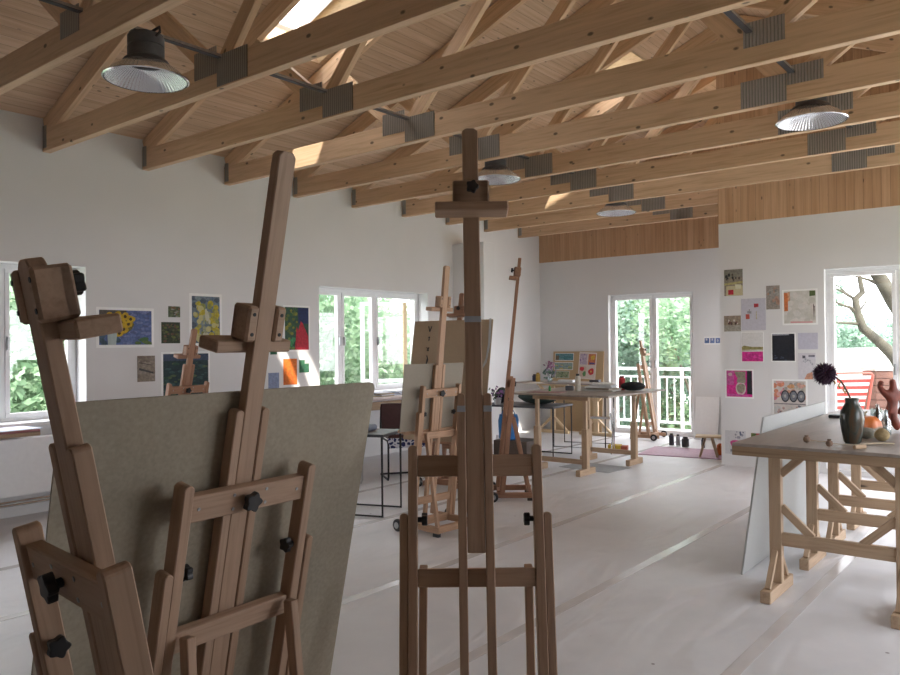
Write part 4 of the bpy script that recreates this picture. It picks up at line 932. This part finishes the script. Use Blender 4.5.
picture('abstract_painting', 'magenta painting with grey-olive shapes and a black bar on the right wall', 'Y', YW, -3.295, -2.956, 0.815, 1.165, MG, [('r', 0, .45, .3, 1, (0.50, 0.10, 0.30)), ('p', [(.3, .97), (.75, .97), (.72, .62), (.5, .6), (.38, .8)], (0.26, 0.24, 0.17)), ('o', .56, .32, .2, .26, .25, (0.6, 0.55, 0.5)), ('b', .56, .32, .16, .2, (0.30, 0.27, 0.20)), ('p', [(.4, .55), (.74, .52), (.76, .72), (.42, .68)], (0.28, 0.26, 0.2)), ('r', .8, .1, 1, 1, (0.015, 0.015, 0.02)), ('p', [(0, .02), (.9, .02), (.8, .08), (0, .12)], (0.6, 0.1, 0.35)), ('b', .15, .85, .08, .07, (0.55, 0.4, 0.4))], 0.018, G2, 30)
bic = [('s', 0, .5, .35, 1, 16, .09, .07, [(0.66, 0.26, 0.16), (0.70, 0.40, 0.36), (0.60, 0.20, 0.26)]), ('s', .35, .5, 1, .95, 26, .08, .05, [(0.36, 0.33, 0.30), (0.46, 0.42, 0.36), (0.55, 0.30, 0.2)]), ('b', .55, .85, .12, .06, (0.62, 0.33, 0.16)), ('b', .85, .86, .1, .05, (0.62, 0.36, 0.3))]
for cx in (.36, .62, .86): bic += [('b', cx, .58, .11, .14, (0.20, 0.21, 0.24)), ('o', cx, .58, .13, .17, .25, (0.05, 0.05, 0.06)), ('b', cx, .58, .04, .05, (0.42, 0.40, 0.38))]
bic += [('r', 0, .34, 1, .38, (0.2, 0.18, 0.2)), ('s', 0, .05, 1, .32, 26, .04, .04, [(0.15, 0.15, 0.18), (0.45, 0.30, 0.28), (0.5, 0.5, 0.5)])]
picture('collage', 'collage with bicycle wheels and orange-pink blooms low on the right wall', 'Y', YW, -2.747, -2.358, 0.60, 1.054, (0.60, 0.55, 0.52), bic, 0.02, G2, 31)
picture('collage', 'pink sheet with small grey scribbles near the floor by the wall corner', 'Y', YW, -3.304, -3.057, 0.14, 0.424, (0.62, 0.62, 0.64), [('b', .6, .42, .36, .2, (0.60, 0.08, 0.28)), ('r', .25, .1, .9, .2, (0.3, 0.3, 0.32)), ('s', .5, .7, .95, .95, 10, .05, .05, [(0.12, 0.13, 0.2), (0.3, 0.3, 0.35)])], 0, G2, 32)
picture('collage', 'small red, green and yellow picture near the floor behind the table corner', 'Y', YW, -2.996, -2.80, 0.2, 0.407, (0.45, 0.06, 0.07), [('r', 0, 0, .3, 1, (0.12, 0.16, 0.05)), ('s', .3, .3, 1, .9, 10, .08, .08, [(0.6, 0.25, 0.05), (0.5, 0.05, 0.1)])], 0, G2, 33)
picture('picture_strip', 'white strip with three blue images on the alcove back wall', 'Y', YB, -4.43, -4.16, 1.455, 1.575, None, [('r', .02, .15, .3, .85, (0.10, 0.16, 0.36)), ('b', .14, .65, .06, .15, (0.5, 0.5, 0.6)), ('r', .36, .15, .62, .85, (0.14, 0.20, 0.40)), ('r', .45, .5, .52, .8, (0.6, 0.6, 0.65)), ('r', .68, .15, .95, .85, (0.12, 0.18, 0.38)), ('b', .8, .5, .06, .2, (0.45, 0.5, 0.6))], 0.004, None, 34)
# pictures on the leaning tan board (children planes placed on its face)
MBd = lb.matrix_world.copy()
def onboard(x0, x1, y0, y1): return MBd @ Matrix.Translation((x0, y0, 0.0062))
picture('landscape_card', 'topmost of the three little landscape strips on the tan board', 'Y', 0, 0, 0.37, 0, 0.13, (0.10, 0.24, 0.28), [('s', 0, 0, 1, .6, 16, .1, .12, [(0.06, 0.20, 0.24), (0.16, 0.32, 0.34)]), ('r', 0, 0, .2, .7, (0.15, 0.12, 0.08))], 0.008, 'landscape strips on the tan board', 41, T=onboard(0.04, 0, 1.20, 0))
picture('landscape_card', 'middle one of the three little landscape strips on the tan board', 'Y', 0, 0, 0.37, 0, 0.13, (0.26, 0.36, 0.34), [('s', 0, 0, 1, .6, 16, .1, .12, [(0.20, 0.30, 0.14), (0.20, 0.28, 0.36), (0.5, 0.44, 0.2)])], 0.008, 'landscape strips on the tan board', 42, T=onboard(0.03, 0, 1.04, 0))
picture('landscape_card', 'lowest of the three little landscape strips on the tan board', 'Y', 0, 0, 0.27, 0, 0.12, (0.28, 0.34, 0.22), [('s', 0, .1, 1, .9, 18, .08, .1, [(0.10, 0.18, 0.08), (0.3, 0.3, 0.2)])], 0.004, 'landscape strips on the tan board', 43, T=onboard(0.06, 0, 0.90, 0))
picture('flower_sheet', 'white sheet with four little red and lilac flower studies on the tan board', 'Y', 0, 0, 0.33, 0, 0.45, (0.70, 0.62, 0.58), [('r', .04, .54, .46, .96, (0.48, 0.40, 0.52)), ('s', .06, .56, .44, .94, 12, .05, .04, [(0.3, 0.22, 0.4), (0.6, 0.5, 0.6)]), ('r', .54, .54, .96, .96, (0.60, 0.20, 0.10)), ('b', .8, .82, .12, .1, (0.68, 0.45, 0.08)), ('r', .6, .56, .94, .64, (0.10, 0.08, 0.25)), ('r', .04, .06, .46, .46, (0.62, 0.50, 0.42)), ('b', .2, .36, .13, .09, (0.60, 0.05, 0.07)), ('b', .36, .18, .1, .1, (0.12, 0.30, 0.12)), ('b', .76, .28, .17, .13, (0.62, 0.05, 0.06)), ('b', .75, .28, .06, .04, (0.65, 0.35, 0.1))], 0.006, None, 44, T=onboard(0.50, 0, 0.90, 0) @ Matrix.Rotation(-0.05, 4, 'Z'))
# items on the back bench
ZB = 0.866
tubx('paint_bottle', 'dark blue bottle at the left end of the back bench', 'paint bottle', (-6.98, 10.92, ZB), 0.035, 0.12, (0.05, 0.06, 0.12), (0.02, 0.02, 0.03))
tubx('paint_tin', 'ochre yellow tin at the left end of the back bench', 'paint tin', (-6.90, 10.90, ZB), 0.036, 0.15, (0.42, 0.26, 0.05), (0.35, 0.20, 0.04))
fv = thing('bouquet_jar', 'glass jar of mauve and green flowers on the back bench', 'bouquet', (-6.70, 10.95, ZB)); fv.scale = (0.78, 0.78, 0.78)
MB().lathe([(0.05, 0), (0.055, 0.02), (0.05, 0.15), (0.045, 0.15), (0.045, 0.01)], 14).build('jar', M['bottle_glass'], fv, smooth=True)
mbs = [MB(), MB(), MB()]
for i in range(90):
    zz = random.random(); p = Vector((random.gauss(0, 0.05+0.03*(1-zz)), random.gauss(0, 0.05), 0.08+0.34*zz)); T = Matrix.Translation(p) @ Matrix.Rotation(random.random()*6, 4, 'X') @ Matrix.Rotation(random.random()*6, 4, 'Y')
    k = 0 if zz > .55 else (1 if random.random() < .5 else 2)
    mbs[k].prism([(0.028*math.cos(a*PI/3), 0.028*math.sin(a*PI/3)) for a in range(6)], 0, 0.005, T=T)
mbs[0].build('mauve_blossom', paint((0.24, 0.11, 0.19)), fv); mbs[1].build('foliage', paint((0.12, 0.20, 0.16)), fv); mbs[2].build('pale_blossom', paint((0.34, 0.32, 0.38)), fv)
blob('white_tray', 'long white tray on the back bench before the landscape strips', 'tray', (-6.38, 10.95, ZB), (0.26, 0.14, 0.04), (0.68, 0.70, 0.72), 0.1)
blob('paint_set', 'dark watercolour box at the right end of the back bench', 'paint box', (-5.98, 11.15, ZB), (0.16, 0.1, 0.04), (0.05, 0.05, 0.06), 0.1)

# ------------------------------------------------------------------ corner by the alcove: cans, pink mat, white panel, stool
blob('floor_mat', 'thin pink painted sheet lying on the floor before the balcony door', 'sheet', (-4.05, 10.15, 0.0), (1.15, 0.85, 0.01), (0.50, 0.30, 0.40), 0.15)
for i, (x, y, r, h, c_, lb_) in enumerate(((-4.53, 10.72, 0.035, 0.17, (0.05, 0.05, 0.08), 'leftmost dark can on the pink sheet'), (-4.44, 10.74, 0.03, 0.16, (0.45, 0.45, 0.5), 'pale can, second from the left on the pink sheet'),
                                (-4.30, 10.66, 0.05, 0.14, (0.08, 0.08, 0.09), 'wide dark tin in the middle of the pink sheet'), (-4.06, 10.70, 0.024, 0.14, (0.07, 0.08, 0.12), 'slim dark bottle, right of the cans on the pink sheet'))):
    tubx('paint_can', lb_, 'paint can', (x, y, 0.01), r, h, c_, group='cans on the pink sheet')
hp_ = MB().b2((0, 0, 0), (0.36, 0.012, 0.66)).build('canvas_panel', M['white'], None, bev=0.002)
hp_.matrix_world = Matrix.Translation((-4.56, 11.64, 0)) @ Matrix.Rotation(-0.17, 4, 'X'); tag(hp_, 'blank white panel leaning in the alcove right of the balcony door', 'panel')
ls = thing('step_stool', 'low pale wooden stool at the alcove corner beside the pink sheet', 'stool', (-3.70, 9.95, 0), 0.3)
bar('seat', ls, (-0.16, 0, 0.27), (0.16, 0, 0.27), 0.22, 0.022, M['pine_pale'])
for s in (-1, 1):
    for q in (-1, 1): bar('leg', ls, (s*0.11, q*0.08, 0), (s*0.04, q*0.06, 0.26), 0.03, 0.022, M['pine'])
blob('sponge', 'orange sponge on the floor right of the low stool', 'sponge', (-3.60, 10.15, 0), (0.12, 0.09, 0.16), (0.66, 0.16, 0.03), 0.2, bev=0.02)

# ------------------------------------------------------------------ left wall: radiator, window table, chairs
rd = thing('radiator', 'flat white panel radiator below the left window', 'radiator', (XL+0.09, 2.75, 0.10))
MB().b2((-0.05, -1.0, 0.10), (0.05, 0.85, 0.61)).build('panel', M['white'], rd, bev=0.01)
for z in (0.02, 0.05):
    MB().tube([(0.0, -1.0, z), (0.0, 0.50, z), (0.0, 0.56, z+0.03), (0.0, 0.56, 0.11)], 0.011, 8).build('pipe', M['chrome'], rd, smooth=True)
MB().b2((-0.02, 0.60, 0.02), (0.03, 0.66, 0.11)).build('valve', M['white'], rd, bev=0.008)
wt = thing('window_shelf', 'dark red topped wall shelf below the left window', 'shelf', (XL, 2.6, 0.755))
bar('shelf_board', wt, (0.22, -0.9, 0.04), (0.22, 0.40, 0.04), 0.42, 0.02, M['red_top'], side=(1, 0, 0))
bar('front_lath', wt, (0.42, -0.9, 0.012), (0.42, 0.40, 0.012), 0.02, 0.032, M['ply_edge'], side=(1, 0, 0))
for y in (-0.8, 0.30): bar('bracket', wt, (0.005, y, 0.015), (0.405, y, 0.015), 0.03, 0.025, M['ply_edge'])
blob('paper_sheet', 'white paper lying on the table end below the left window', 'paper', (XL+0.26, 2.83, 0.806), (0.34, 0.36, 0.006), (0.62, 0.66, 0.78), 0.1)
dk = thing('window_table', 'long pale table standing under the middle window', 'table', (XL+0.40, 7.05, 0))
bar('table_top', dk, (0, -1.0, 0.83), (0, 1.35, 0.83), 0.70, 0.03, paint((0.55, 0.46, 0.44)), side=(1, 0, 0))
for (x, y) in ((0.30, -0.93), (0.30, 1.28), (-0.30, -0.93), (-0.30, 1.28)): bar('leg', dk, (x, y, 0), (x, y, 0.815), 0.045, 0.045, M['ply_edge'], side=(1, 0, 0))
bar('apron', dk, (0.31, -0.9, 0.75), (0.31, 1.25, 0.75), 0.02, 0.10, M['ply_edge'], side=(1, 0, 0))
for i, (y, x, c_, lb_) in enumerate(((6.75, -7.0, (0.62, 0.66, 0.78), 'white paper pile at the near end of the window table'), (7.15, -6.95, (0.45, 0.36, 0.24), 'tan folder pile in the middle of the window table'), (7.55, -7.0, (0.55, 0.60, 0.70), 'bluish paper pile farther along the window table'))):
    t = thing('paper_pile', lb_, 'papers', (x, y, 0.845), 0, 'paper piles on the window table')
    for k in range(4):
        MB().box((0.01*k, 0.015*((k*7) % 3-1), 0.008+0.013*k), (0.36-0.03*k, 0.30-0.02*k, 0.011), rz=0.15*((k*5) % 3-1)).build('sheet', paint(c_ if k % 2 == 0 else (0.66, 0.68, 0.74)), t)
# chairs near the window table
def mk_pattern():
    m, nt, b = newmat('blue_white_pattern')
    v = coords(nt, (1, 1, 1), rnd=False); vo = N(nt, 'ShaderNodeTexVoronoi', i_Scale=22.0, feature='DISTANCE_TO_EDGE'); L(nt, v, vo.inputs['Vector'])
    r = ramp(nt, vo.outputs['Distance'], [(0.0, (0.6, 0.62, 0.7)), (0.1, (0.6, 0.62, 0.7)), (0.14, (0.02, 0.03, 0.12))]); L(nt, r.outputs['Color'], b.inputs['Base Color']); b.inputs['Roughness'].default_value = 0.8
    return m
M['pattern'] = mk_pattern()
def chair(label, loc, rz, back, seatm, skirt=False, frame='chrome'):
    t = thing('cantilever_chair', label, 'chair', loc, rz, None)
    for s in (-1, 1):
        MB().tube([(s*0.22, 0.20, 0.44), (s*0.22, -0.19, 0.44), (s*0.22, -0.23, 0.40), (s*0.22, -0.23, 0.05), (s*0.22, -0.20, 0.012), (s*0.22, 0.22, 0.012)], 0.011, 8).build('leg_frame', M[frame], t, smooth=True)
        MB().tube([(s*0.22, 0.20, 0.44), (s*0.22, 0.24, 0.50), (s*0.20, 0.29, 0.78)], 0.011, 8).build('back_frame', M[frame], t, smooth=True)
    MB().tube([(-0.22, 0.22, 0.012), (0.22, 0.22, 0.012)], 0.011, 8).build('floor_bar', M[frame], t)
    MB().box((0, 0, 0.475), (0.43, 0.42, 0.05)).build('seat', seatm, t, bev=0.015)
    MB().box((0, 0.265, 0.67), (0.42, 0.035, 0.30), T=Matrix.Translation((0, 0, 0))).build('backrest', back, t, bev=0.012)
    if skirt:
        MB().b2((-0.22, -0.225, 0.36), (0.22, -0.215, 0.47)).build('cushion_fringe', M['pattern'], t, label='blue and white patterned cushion edge')
        MB().box((-0.05, 0.02, 0.515), (0.32, 0.3, 0.03)).build('cushion', M['pattern'], t, bev=0.01, label='blue and white patterned cushion')
    return t
mdr = paint((0.065, 0.022, 0.022), 0.45); 
chair('chair with a dark red backrest and blue patterned cushion by the window table', (-5.93, 6.52, -0.0), 0.95, mdr, mdr, True, 'black')
chair('pale-backed chrome chair tucked in between the grey board and the dark red chair', (-6.25, 5.75, 0), 1.3, paint((0.42, 0.46, 0.54)), M['soot'])
sled('black sled-framed stand beside the grey board, left of the wheeled easel', (-5.08, 4.93, 0), 0.35, 0.72, 0.70, 0.42)
blob('patterned_bag', 'flat grey-blue cloth bag on the black sled-framed stand', 'bag', (-5.05, 5.0, 0.726), (0.22, 0.18, 0.05), (0.25, 0.28, 0.36), 0.3, bev=0.02)

# ------------------------------------------------------------------ outside
struct(MB().b2((-60, -40, -3.4), (60, 80, -3.2)).build('ground', M['ground']))
struct(MB().b2((XL-0.3, YB+0.3, -0.25), (XC+0.3, YB+1.35, -0.03)).build('balcony_floor', paint((0.62, 0.60, 0.56))))
struct(MB().b2((XC+0.3, YC+0.3, -0.25), (6.0, YC+6.5, -0.03)).build('terrace', paint((0.62, 0.60, 0.58))))
rl = thing('balcony_railing', 'white balcony railing outside the back glass door', 'railing', (-5.4, YB+1.25, -0.03))
MB().b2((-1.7, -0.025, 1.03), (1.75, 0.025, 1.08)).build('top_rail', M['white'], rl, bev=0.004)
MB().b2((-1.7, -0.02, 0.90), (1.75, 0.02, 0.93)).build('middle_rail', M['white'], rl)
MB().b2((-1.7, -0.02, 0.10), (1.75, 0.02, 0.14)).build('bottom_rail', M['white'], rl)
for i in range(26):
    x = -1.68+i*0.137
    w_ = 0.022 if i % 9 == 4 else 0.009
    MB().b2((x-w_, -w_, 0.0 if w_ > 0.02 else 0.14), (x+w_, w_, 1.03 if w_ > 0.02 else 0.90)).build('baluster', M['white'], rl)
# deck chair
dc = thing('deck_chair', 'red and white striped deck chair on the terrace outside the right door', 'deck chair', W(6.05, 11.6, -0.03), YAW+0.1); dc.scale = (1, 1, 0.91)
def mk_stripe():
    m, nt, b = newmat('red_white_stripes'); tc = N(nt, 'ShaderNodeTexCoord'); sp = N(nt, 'ShaderNodeSeparateXYZ'); L(nt, tc.outputs['Object'], sp.inputs[0])
    mu = N(nt, 'ShaderNodeMath', operation='DIVIDE'); mu.inputs[1].default_value = 0.115; L(nt, sp.outputs['Z'], mu.inputs[0]); fr = N(nt, 'ShaderNodeMath', operation='FRACT'); L(nt, mu.outputs[0], fr.inputs[0])
    r = ramp(nt, fr.outputs[0], [(0.0, (0.80, 0.78, 0.76)), (0.5, (0.66, 0.10, 0.08))], 'CONSTANT'); L(nt, r.outputs['Color'], b.inputs['Base Color']); b.inputs['Roughness'].default_value = 0.8
    t = N(nt, 'ShaderNodeBsdfTranslucent'); L(nt, r.outputs['Color'], t.inputs[0]); mx = N(nt, 'ShaderNodeMixShader'); mx.inputs[0].default_value = 0.5
    L(nt, b.outputs[0], mx.inputs[1]); L(nt, t.outputs[0], mx.inputs[2]); L(nt, mx.outputs[0], nt.nodes['Material Output'].inputs[0])
    return m
MB().poly([(-0.30, 0.0, 1.10), (0.27, 0, 1.10), (0.34, 0.35, 0.38), (-0.30, 0.35, 0.38), (-0.30, 0.006, 1.10), (0.27, 0.006, 1.10), (0.34, 0.356, 0.38), (-0.30, 0.356, 0.38)], [(0, 1, 2, 3), (7, 6, 5, 4), (0, 4, 5, 1), (1, 5, 6, 2), (2, 6, 7, 3), (3, 7, 4, 0)]).build('sling', mk_stripe(), dc)
mrd = paint((0.45, 0.10, 0.07))
MB().tube([(-0.32, 0.42, 0.02), (-0.32, -0.005, 1.10), (-0.28, -0.01, 1.14), (0.25, -0.01, 1.14), (0.29, -0.005, 1.10), (0.40, 0.42, 0.02)], 0.018, 8).build('frame', mrd, dc, smooth=True)
for s in (-0.30, 0.36): MB().tube([(s, -0.3, 0.02), (s, 0.45, 0.42), (s, 0.9, 0.42)], 0.015, 8).build('leg', mrd, dc, smooth=True)
# brown planter beside the deck chair
pb_ = thing('planter_box', 'tall reddish-brown slatted planter right of the deck chair outside', 'planter', W(6.95, 12.2, -0.03), YAW)
for k in range(9): MB().b2((-0.36, -0.2, 0.04+k*0.112), (0.5, 0.2, 0.145+k*0.112)).build('slat', paint((0.13, 0.06, 0.04)), pb_, bev=0.004)
MB().b2((-0.38, -0.22, 1.05), (0.52, 0.22, 1.09)).build('top_board', paint((0.42, 0.36, 0.32)), pb_)
# neighbouring white roof
nb = thing('shed', 'long low white shed with a pale roof beyond the terrace', 'shed', W(16.0, 26.0, -3.2), YAW)
MB().b2((-6, -2.5, 0), (8, 2.5, 4.0)).build('wall', paint((0.72, 0.72, 0.72)), nb)
MB().poly([(-6.3, -2.8, 3.98), (8.3, -2.8, 3.98), (8.3, 2.8, 4.28), (-6.3, 2.8, 4.28), (-6.3, -2.8, 4.10), (8.3, -2.8, 4.10), (8.3, 2.8, 4.4), (-6.3, 2.8, 4.4)], [(0, 1, 2, 3), (7, 6, 5, 4), (0, 4, 5, 1), (1, 5, 6, 2), (2, 6, 7, 3), (3, 7, 4, 0)]).build('roof', paint((0.8, 0.8, 0.8)), nb)

def crown_mesh(mb, n, centers, size, seed):
    R = random.Random(seed); n = int(n*2.2); size *= 0.68
    for i in range(n):
        c, r = R.choice(centers)
        d = Vector((R.gauss(0, 1), R.gauss(0, 1), R.gauss(0, 1))).normalized()
        p = Vector(c)+d*r*(R.random()**0.4)
        a = Vector((R.gauss(0, 1), R.gauss(0, 1), R.gauss(0, 0.6))).normalized(); b = a.cross(Vector((R.gauss(0, 1), R.gauss(0, 1), R.gauss(0, 1)))).normalized()
        s = size*R.uniform(0.6, 1.3)
        mb.poly([p+a*s, p+b*s*0.5, p-a*s, p-b*s*0.5], [(0, 1, 2, 3)])
def make_tree(label, loc, n, centers, leafmat, size, seed, h=2.2, tr=0.11, group='trees outside the windows', cat='tree', name='leafy_tree'):
    t = thing(name, label, cat, loc, 0, group)
    mb = MB(); crown_mesh(mb, n, centers, size, seed); 
    me = bpy.data.meshes.new('foliage'); me.from_pydata([tuple(v) for v in mb.v], [], mb.f); me.materials.append(leafmat)
    o = bpy.data.objects.new('foliage', me); C.objects.link(o); o.parent = t
    tb_ = MB().tube([(0, 0, 0), (0.05, 0.02, h*0.5), (0, 0, h)], tr, 8, r1=tr*0.7)
    for (c, r) in centers[:4]: tb_.tube([(0, 0, h*0.8), (Vector(c)*0.5+Vector((0, 0, h*0.45))), c], tr*0.5, 6, r1=tr*0.15)
    tb_.build('trunk', M['bark'], t, smooth=True)
    return t
def ctr(seed, n, spread, z0, z1, r0, r1):
    R = random.Random(seed); return [((R.uniform(-spread, spread), R.uniform(-spread, spread), R.uniform(z0, z1)), R.uniform(r0, r1)) for _ in range(n)]
cA = ctr(1, 14, 1.8, 1.5, 5.7, 0.7, 1.2); cB = ctr(2, 14, 1.9, 1.2, 5.9, 0.7, 1.2); cD = ctr(3, 18, 2.0, 1.0, 6.2, 0.8, 1.2)
proto1 = make_tree('green bushy tree filling the left edge of the left window', (-12.2, 4.1, -3.2), 9000, cA, M['leaf'], 0.12, 11)
proto2 = make_tree('light green tree in the middle of the middle window', (-12.6, 12.2, -3.2), 9000, cB, M['leaf2'], 0.12, 12)
proto3 = make_tree('leafy tree outside the left leaf of the balcony door', (-9.6, 18.2, -3.2), 10000, cD, M['leaf3'], 0.12, 13)
for (pr, x, y, s, rz, lb_) in ((proto2, -13.6, 6.6, 1.0, 1.0, 'light green tree visible right behind the left window frame'),
                               (proto1, -11.9, 9.6, 1.05, 2.0, 'darker green tree at the left edge of the middle window'),
                               (proto3, -13.6, 15.2, 1.1, 2.6, 'bluish green tree at the right of the middle window'),
                               (proto1, -16.5, 9.0, 1.25, 4.0, 'far tree behind the others seen through the middle window'),
                               (proto1, -7.0, 18.8, 1.0, 0.7, 'leafy tree outside the right leaf of the balcony door'),
                               (proto2, -12.2, 20.5, 1.2, 3.0, 'pale tree farther off beyond the balcony at the left'),
                               (proto3, -8.8, 24.0, 1.3, 5.0, 'tall tree farthest beyond the balcony railing'),
                               (proto2, -17.0, 3.6, 1.2, 2.2, 'distant pale tree beyond the left window')):
    c = copy_tree(pr); c.location = (x, y, -3.2); c.rotation_euler.z = rz; c.scale = (s, s, s); c['label'] = lb_
# trees beyond the terrace
cE = ctr(5, 16, 3.0, 2.5, 4.3, 0.8, 1.3)
tq = make_tree('bluish round tree on the horizon beyond the white shed, left of two', W(17.6, 36, -2.4), 4500, cE, M['leaf3'], 0.16, 15, group='trees beyond the shed')
t2_ = copy_tree(tq); t2_.location = W(21.0, 37, -2.2); t2_.rotation_euler.z = 2; t2_['label'] = 'bluish round tree on the horizon beyond the white shed, right of two'
# old bare-branched tree outside the right door
tt = thing('gnarled_tree', 'old gnarled tree with bare lichened branches outside the right door', 'tree', W(9.2, 13.6, -3.2))
def cpts(lst): return [W(lat, d, z)-W(9.2, 13.6, -3.2) for lat, d, z in lst]
dd = 13.5
def ip(x, y, d=dd): return ((x-450)/774.5*d, d, 1.5+(345-y)/774.5*d)
tr1 = cpts([ip(960, 560), ip(945, 440), ip(915, 392), ip(893, 361), ip(878, 346), ip(863, 333), ip(858, 318), ip(856, 304), ip(863, 297), ip(861, 286), ip(859, 268), ip(852, 250)])
MB().tube(tr1, [0.30, 0.24, 0.13, 0.10, 0.085, 0.075, 0.065, 0.06, 0.05, 0.04, 0.035, 0.02], 10).build('branch', M['bark_lichen'], tt, smooth=True)
tr2 = cpts([ip(945, 440), ip(935, 380), ip(915, 340), ip(893, 305), ip(885, 290), ip(873, 270), ip(862, 250)])
MB().tube(tr2, [0.24, 0.17, 0.14, 0.125, 0.12, 0.11, 0.10], 10).build('trunk', M['bark_lichen'], tt, smooth=True)
for pts, r in (([ip(857, 318), ip(850, 312), ip(843, 310), ip(828, 303)], 0.04), ([ip(856, 304), ip(848, 300), ip(842, 296), ip(826, 288)], 0.028), ([ip(860, 329), ip(848, 328), ip(828, 327)], 0.032), ([ip(880, 290), ip(870, 285), ip(850, 279), ip(825, 272)], 0.03), ([ip(856, 304), ip(846, 297), ip(838, 290), ip(825, 296)], 0.018), ([ip(858, 318), ip(866, 308), ip(868, 298)], 0.02)):
    MB().tube(cpts(pts), r, 6, r1=r*0.4).build('twig', M['bark_lichen'], tt, smooth=True)

# ------------------------------------------------------------------ light
wd = bpy.data.worlds.new('world'); sc.world = wd; wd.use_nodes = True
bg = wd.node_tree.nodes['Background']; bg.inputs[0].default_value = (0.88, 0.90, 0.96, 1); bg.inputs[1].default_value = 5.5
sl = bpy.data.lights.new('sun', 'SUN'); so = bpy.data.objects.new('sun', sl); C.objects.link(so)
sl.energy = 8.0; sl.angle = 0.02; sl.color = (1.0, 0.93, 0.82)
dirv = Vector((-0.50, 0.40, -0.87)); so.rotation_euler = dirv.to_track_quat('-Z', 'Y').to_euler()
so.location = (5, 12, 12)
def portal(loc, w, h, direction):
    l = bpy.data.lights.new('window_light_portal', 'AREA'); l.shape = 'RECTANGLE'; l.size = w; l.size_y = h; l.cycles.is_portal = True
    o = bpy.data.objects.new('window_light_portal', l); C.objects.link(o); o.location = loc
    o.rotation_euler = Vector(direction).to_track_quat('-Z', 'Y').to_euler()
portal((XL-0.33, (W1[0]+W1[1])/2, (W1[2]+W1[3])/2), W1[1]-W1[0], W1[3]-W1[2], (1, 0, 0))
portal((XL-0.33, (W2[0]+W2[1])/2, (W2[2]+W2[3])/2), W2[1]-W2[0], W2[3]-W2[2], (1, 0, 0))
portal(((DB[0]+DB[1])/2, YB+0.28, 1.15), DB[1]-DB[0], 2.3, (0, -1, 0))
portal(((D3[0]+D3[1])/2, YC+0.28, 1.18), D3[1]-D3[0], 2.24, (0, -1, 0))
for (u0, u1, z0, z1) in WR: portal((XR+0.28, (u0+u1)/2, (z0+z1)/2), u1-u0, z1-z0, (-1, 0, 0))
portal((XC+0.28, (WA[0]+WA[1])/2, (WA[2]+WA[3])/2), WA[1]-WA[0], WA[3]-WA[2], (-1, 0, 0))
for (x0, x1, y0, y1) in SKY:
    xm = (x0+x1)/2; p = Vector((xm, (y0+y1)/2, zroof(xm)))+nv*0.29; portal(p, 1.08, y1-y0, -nv)
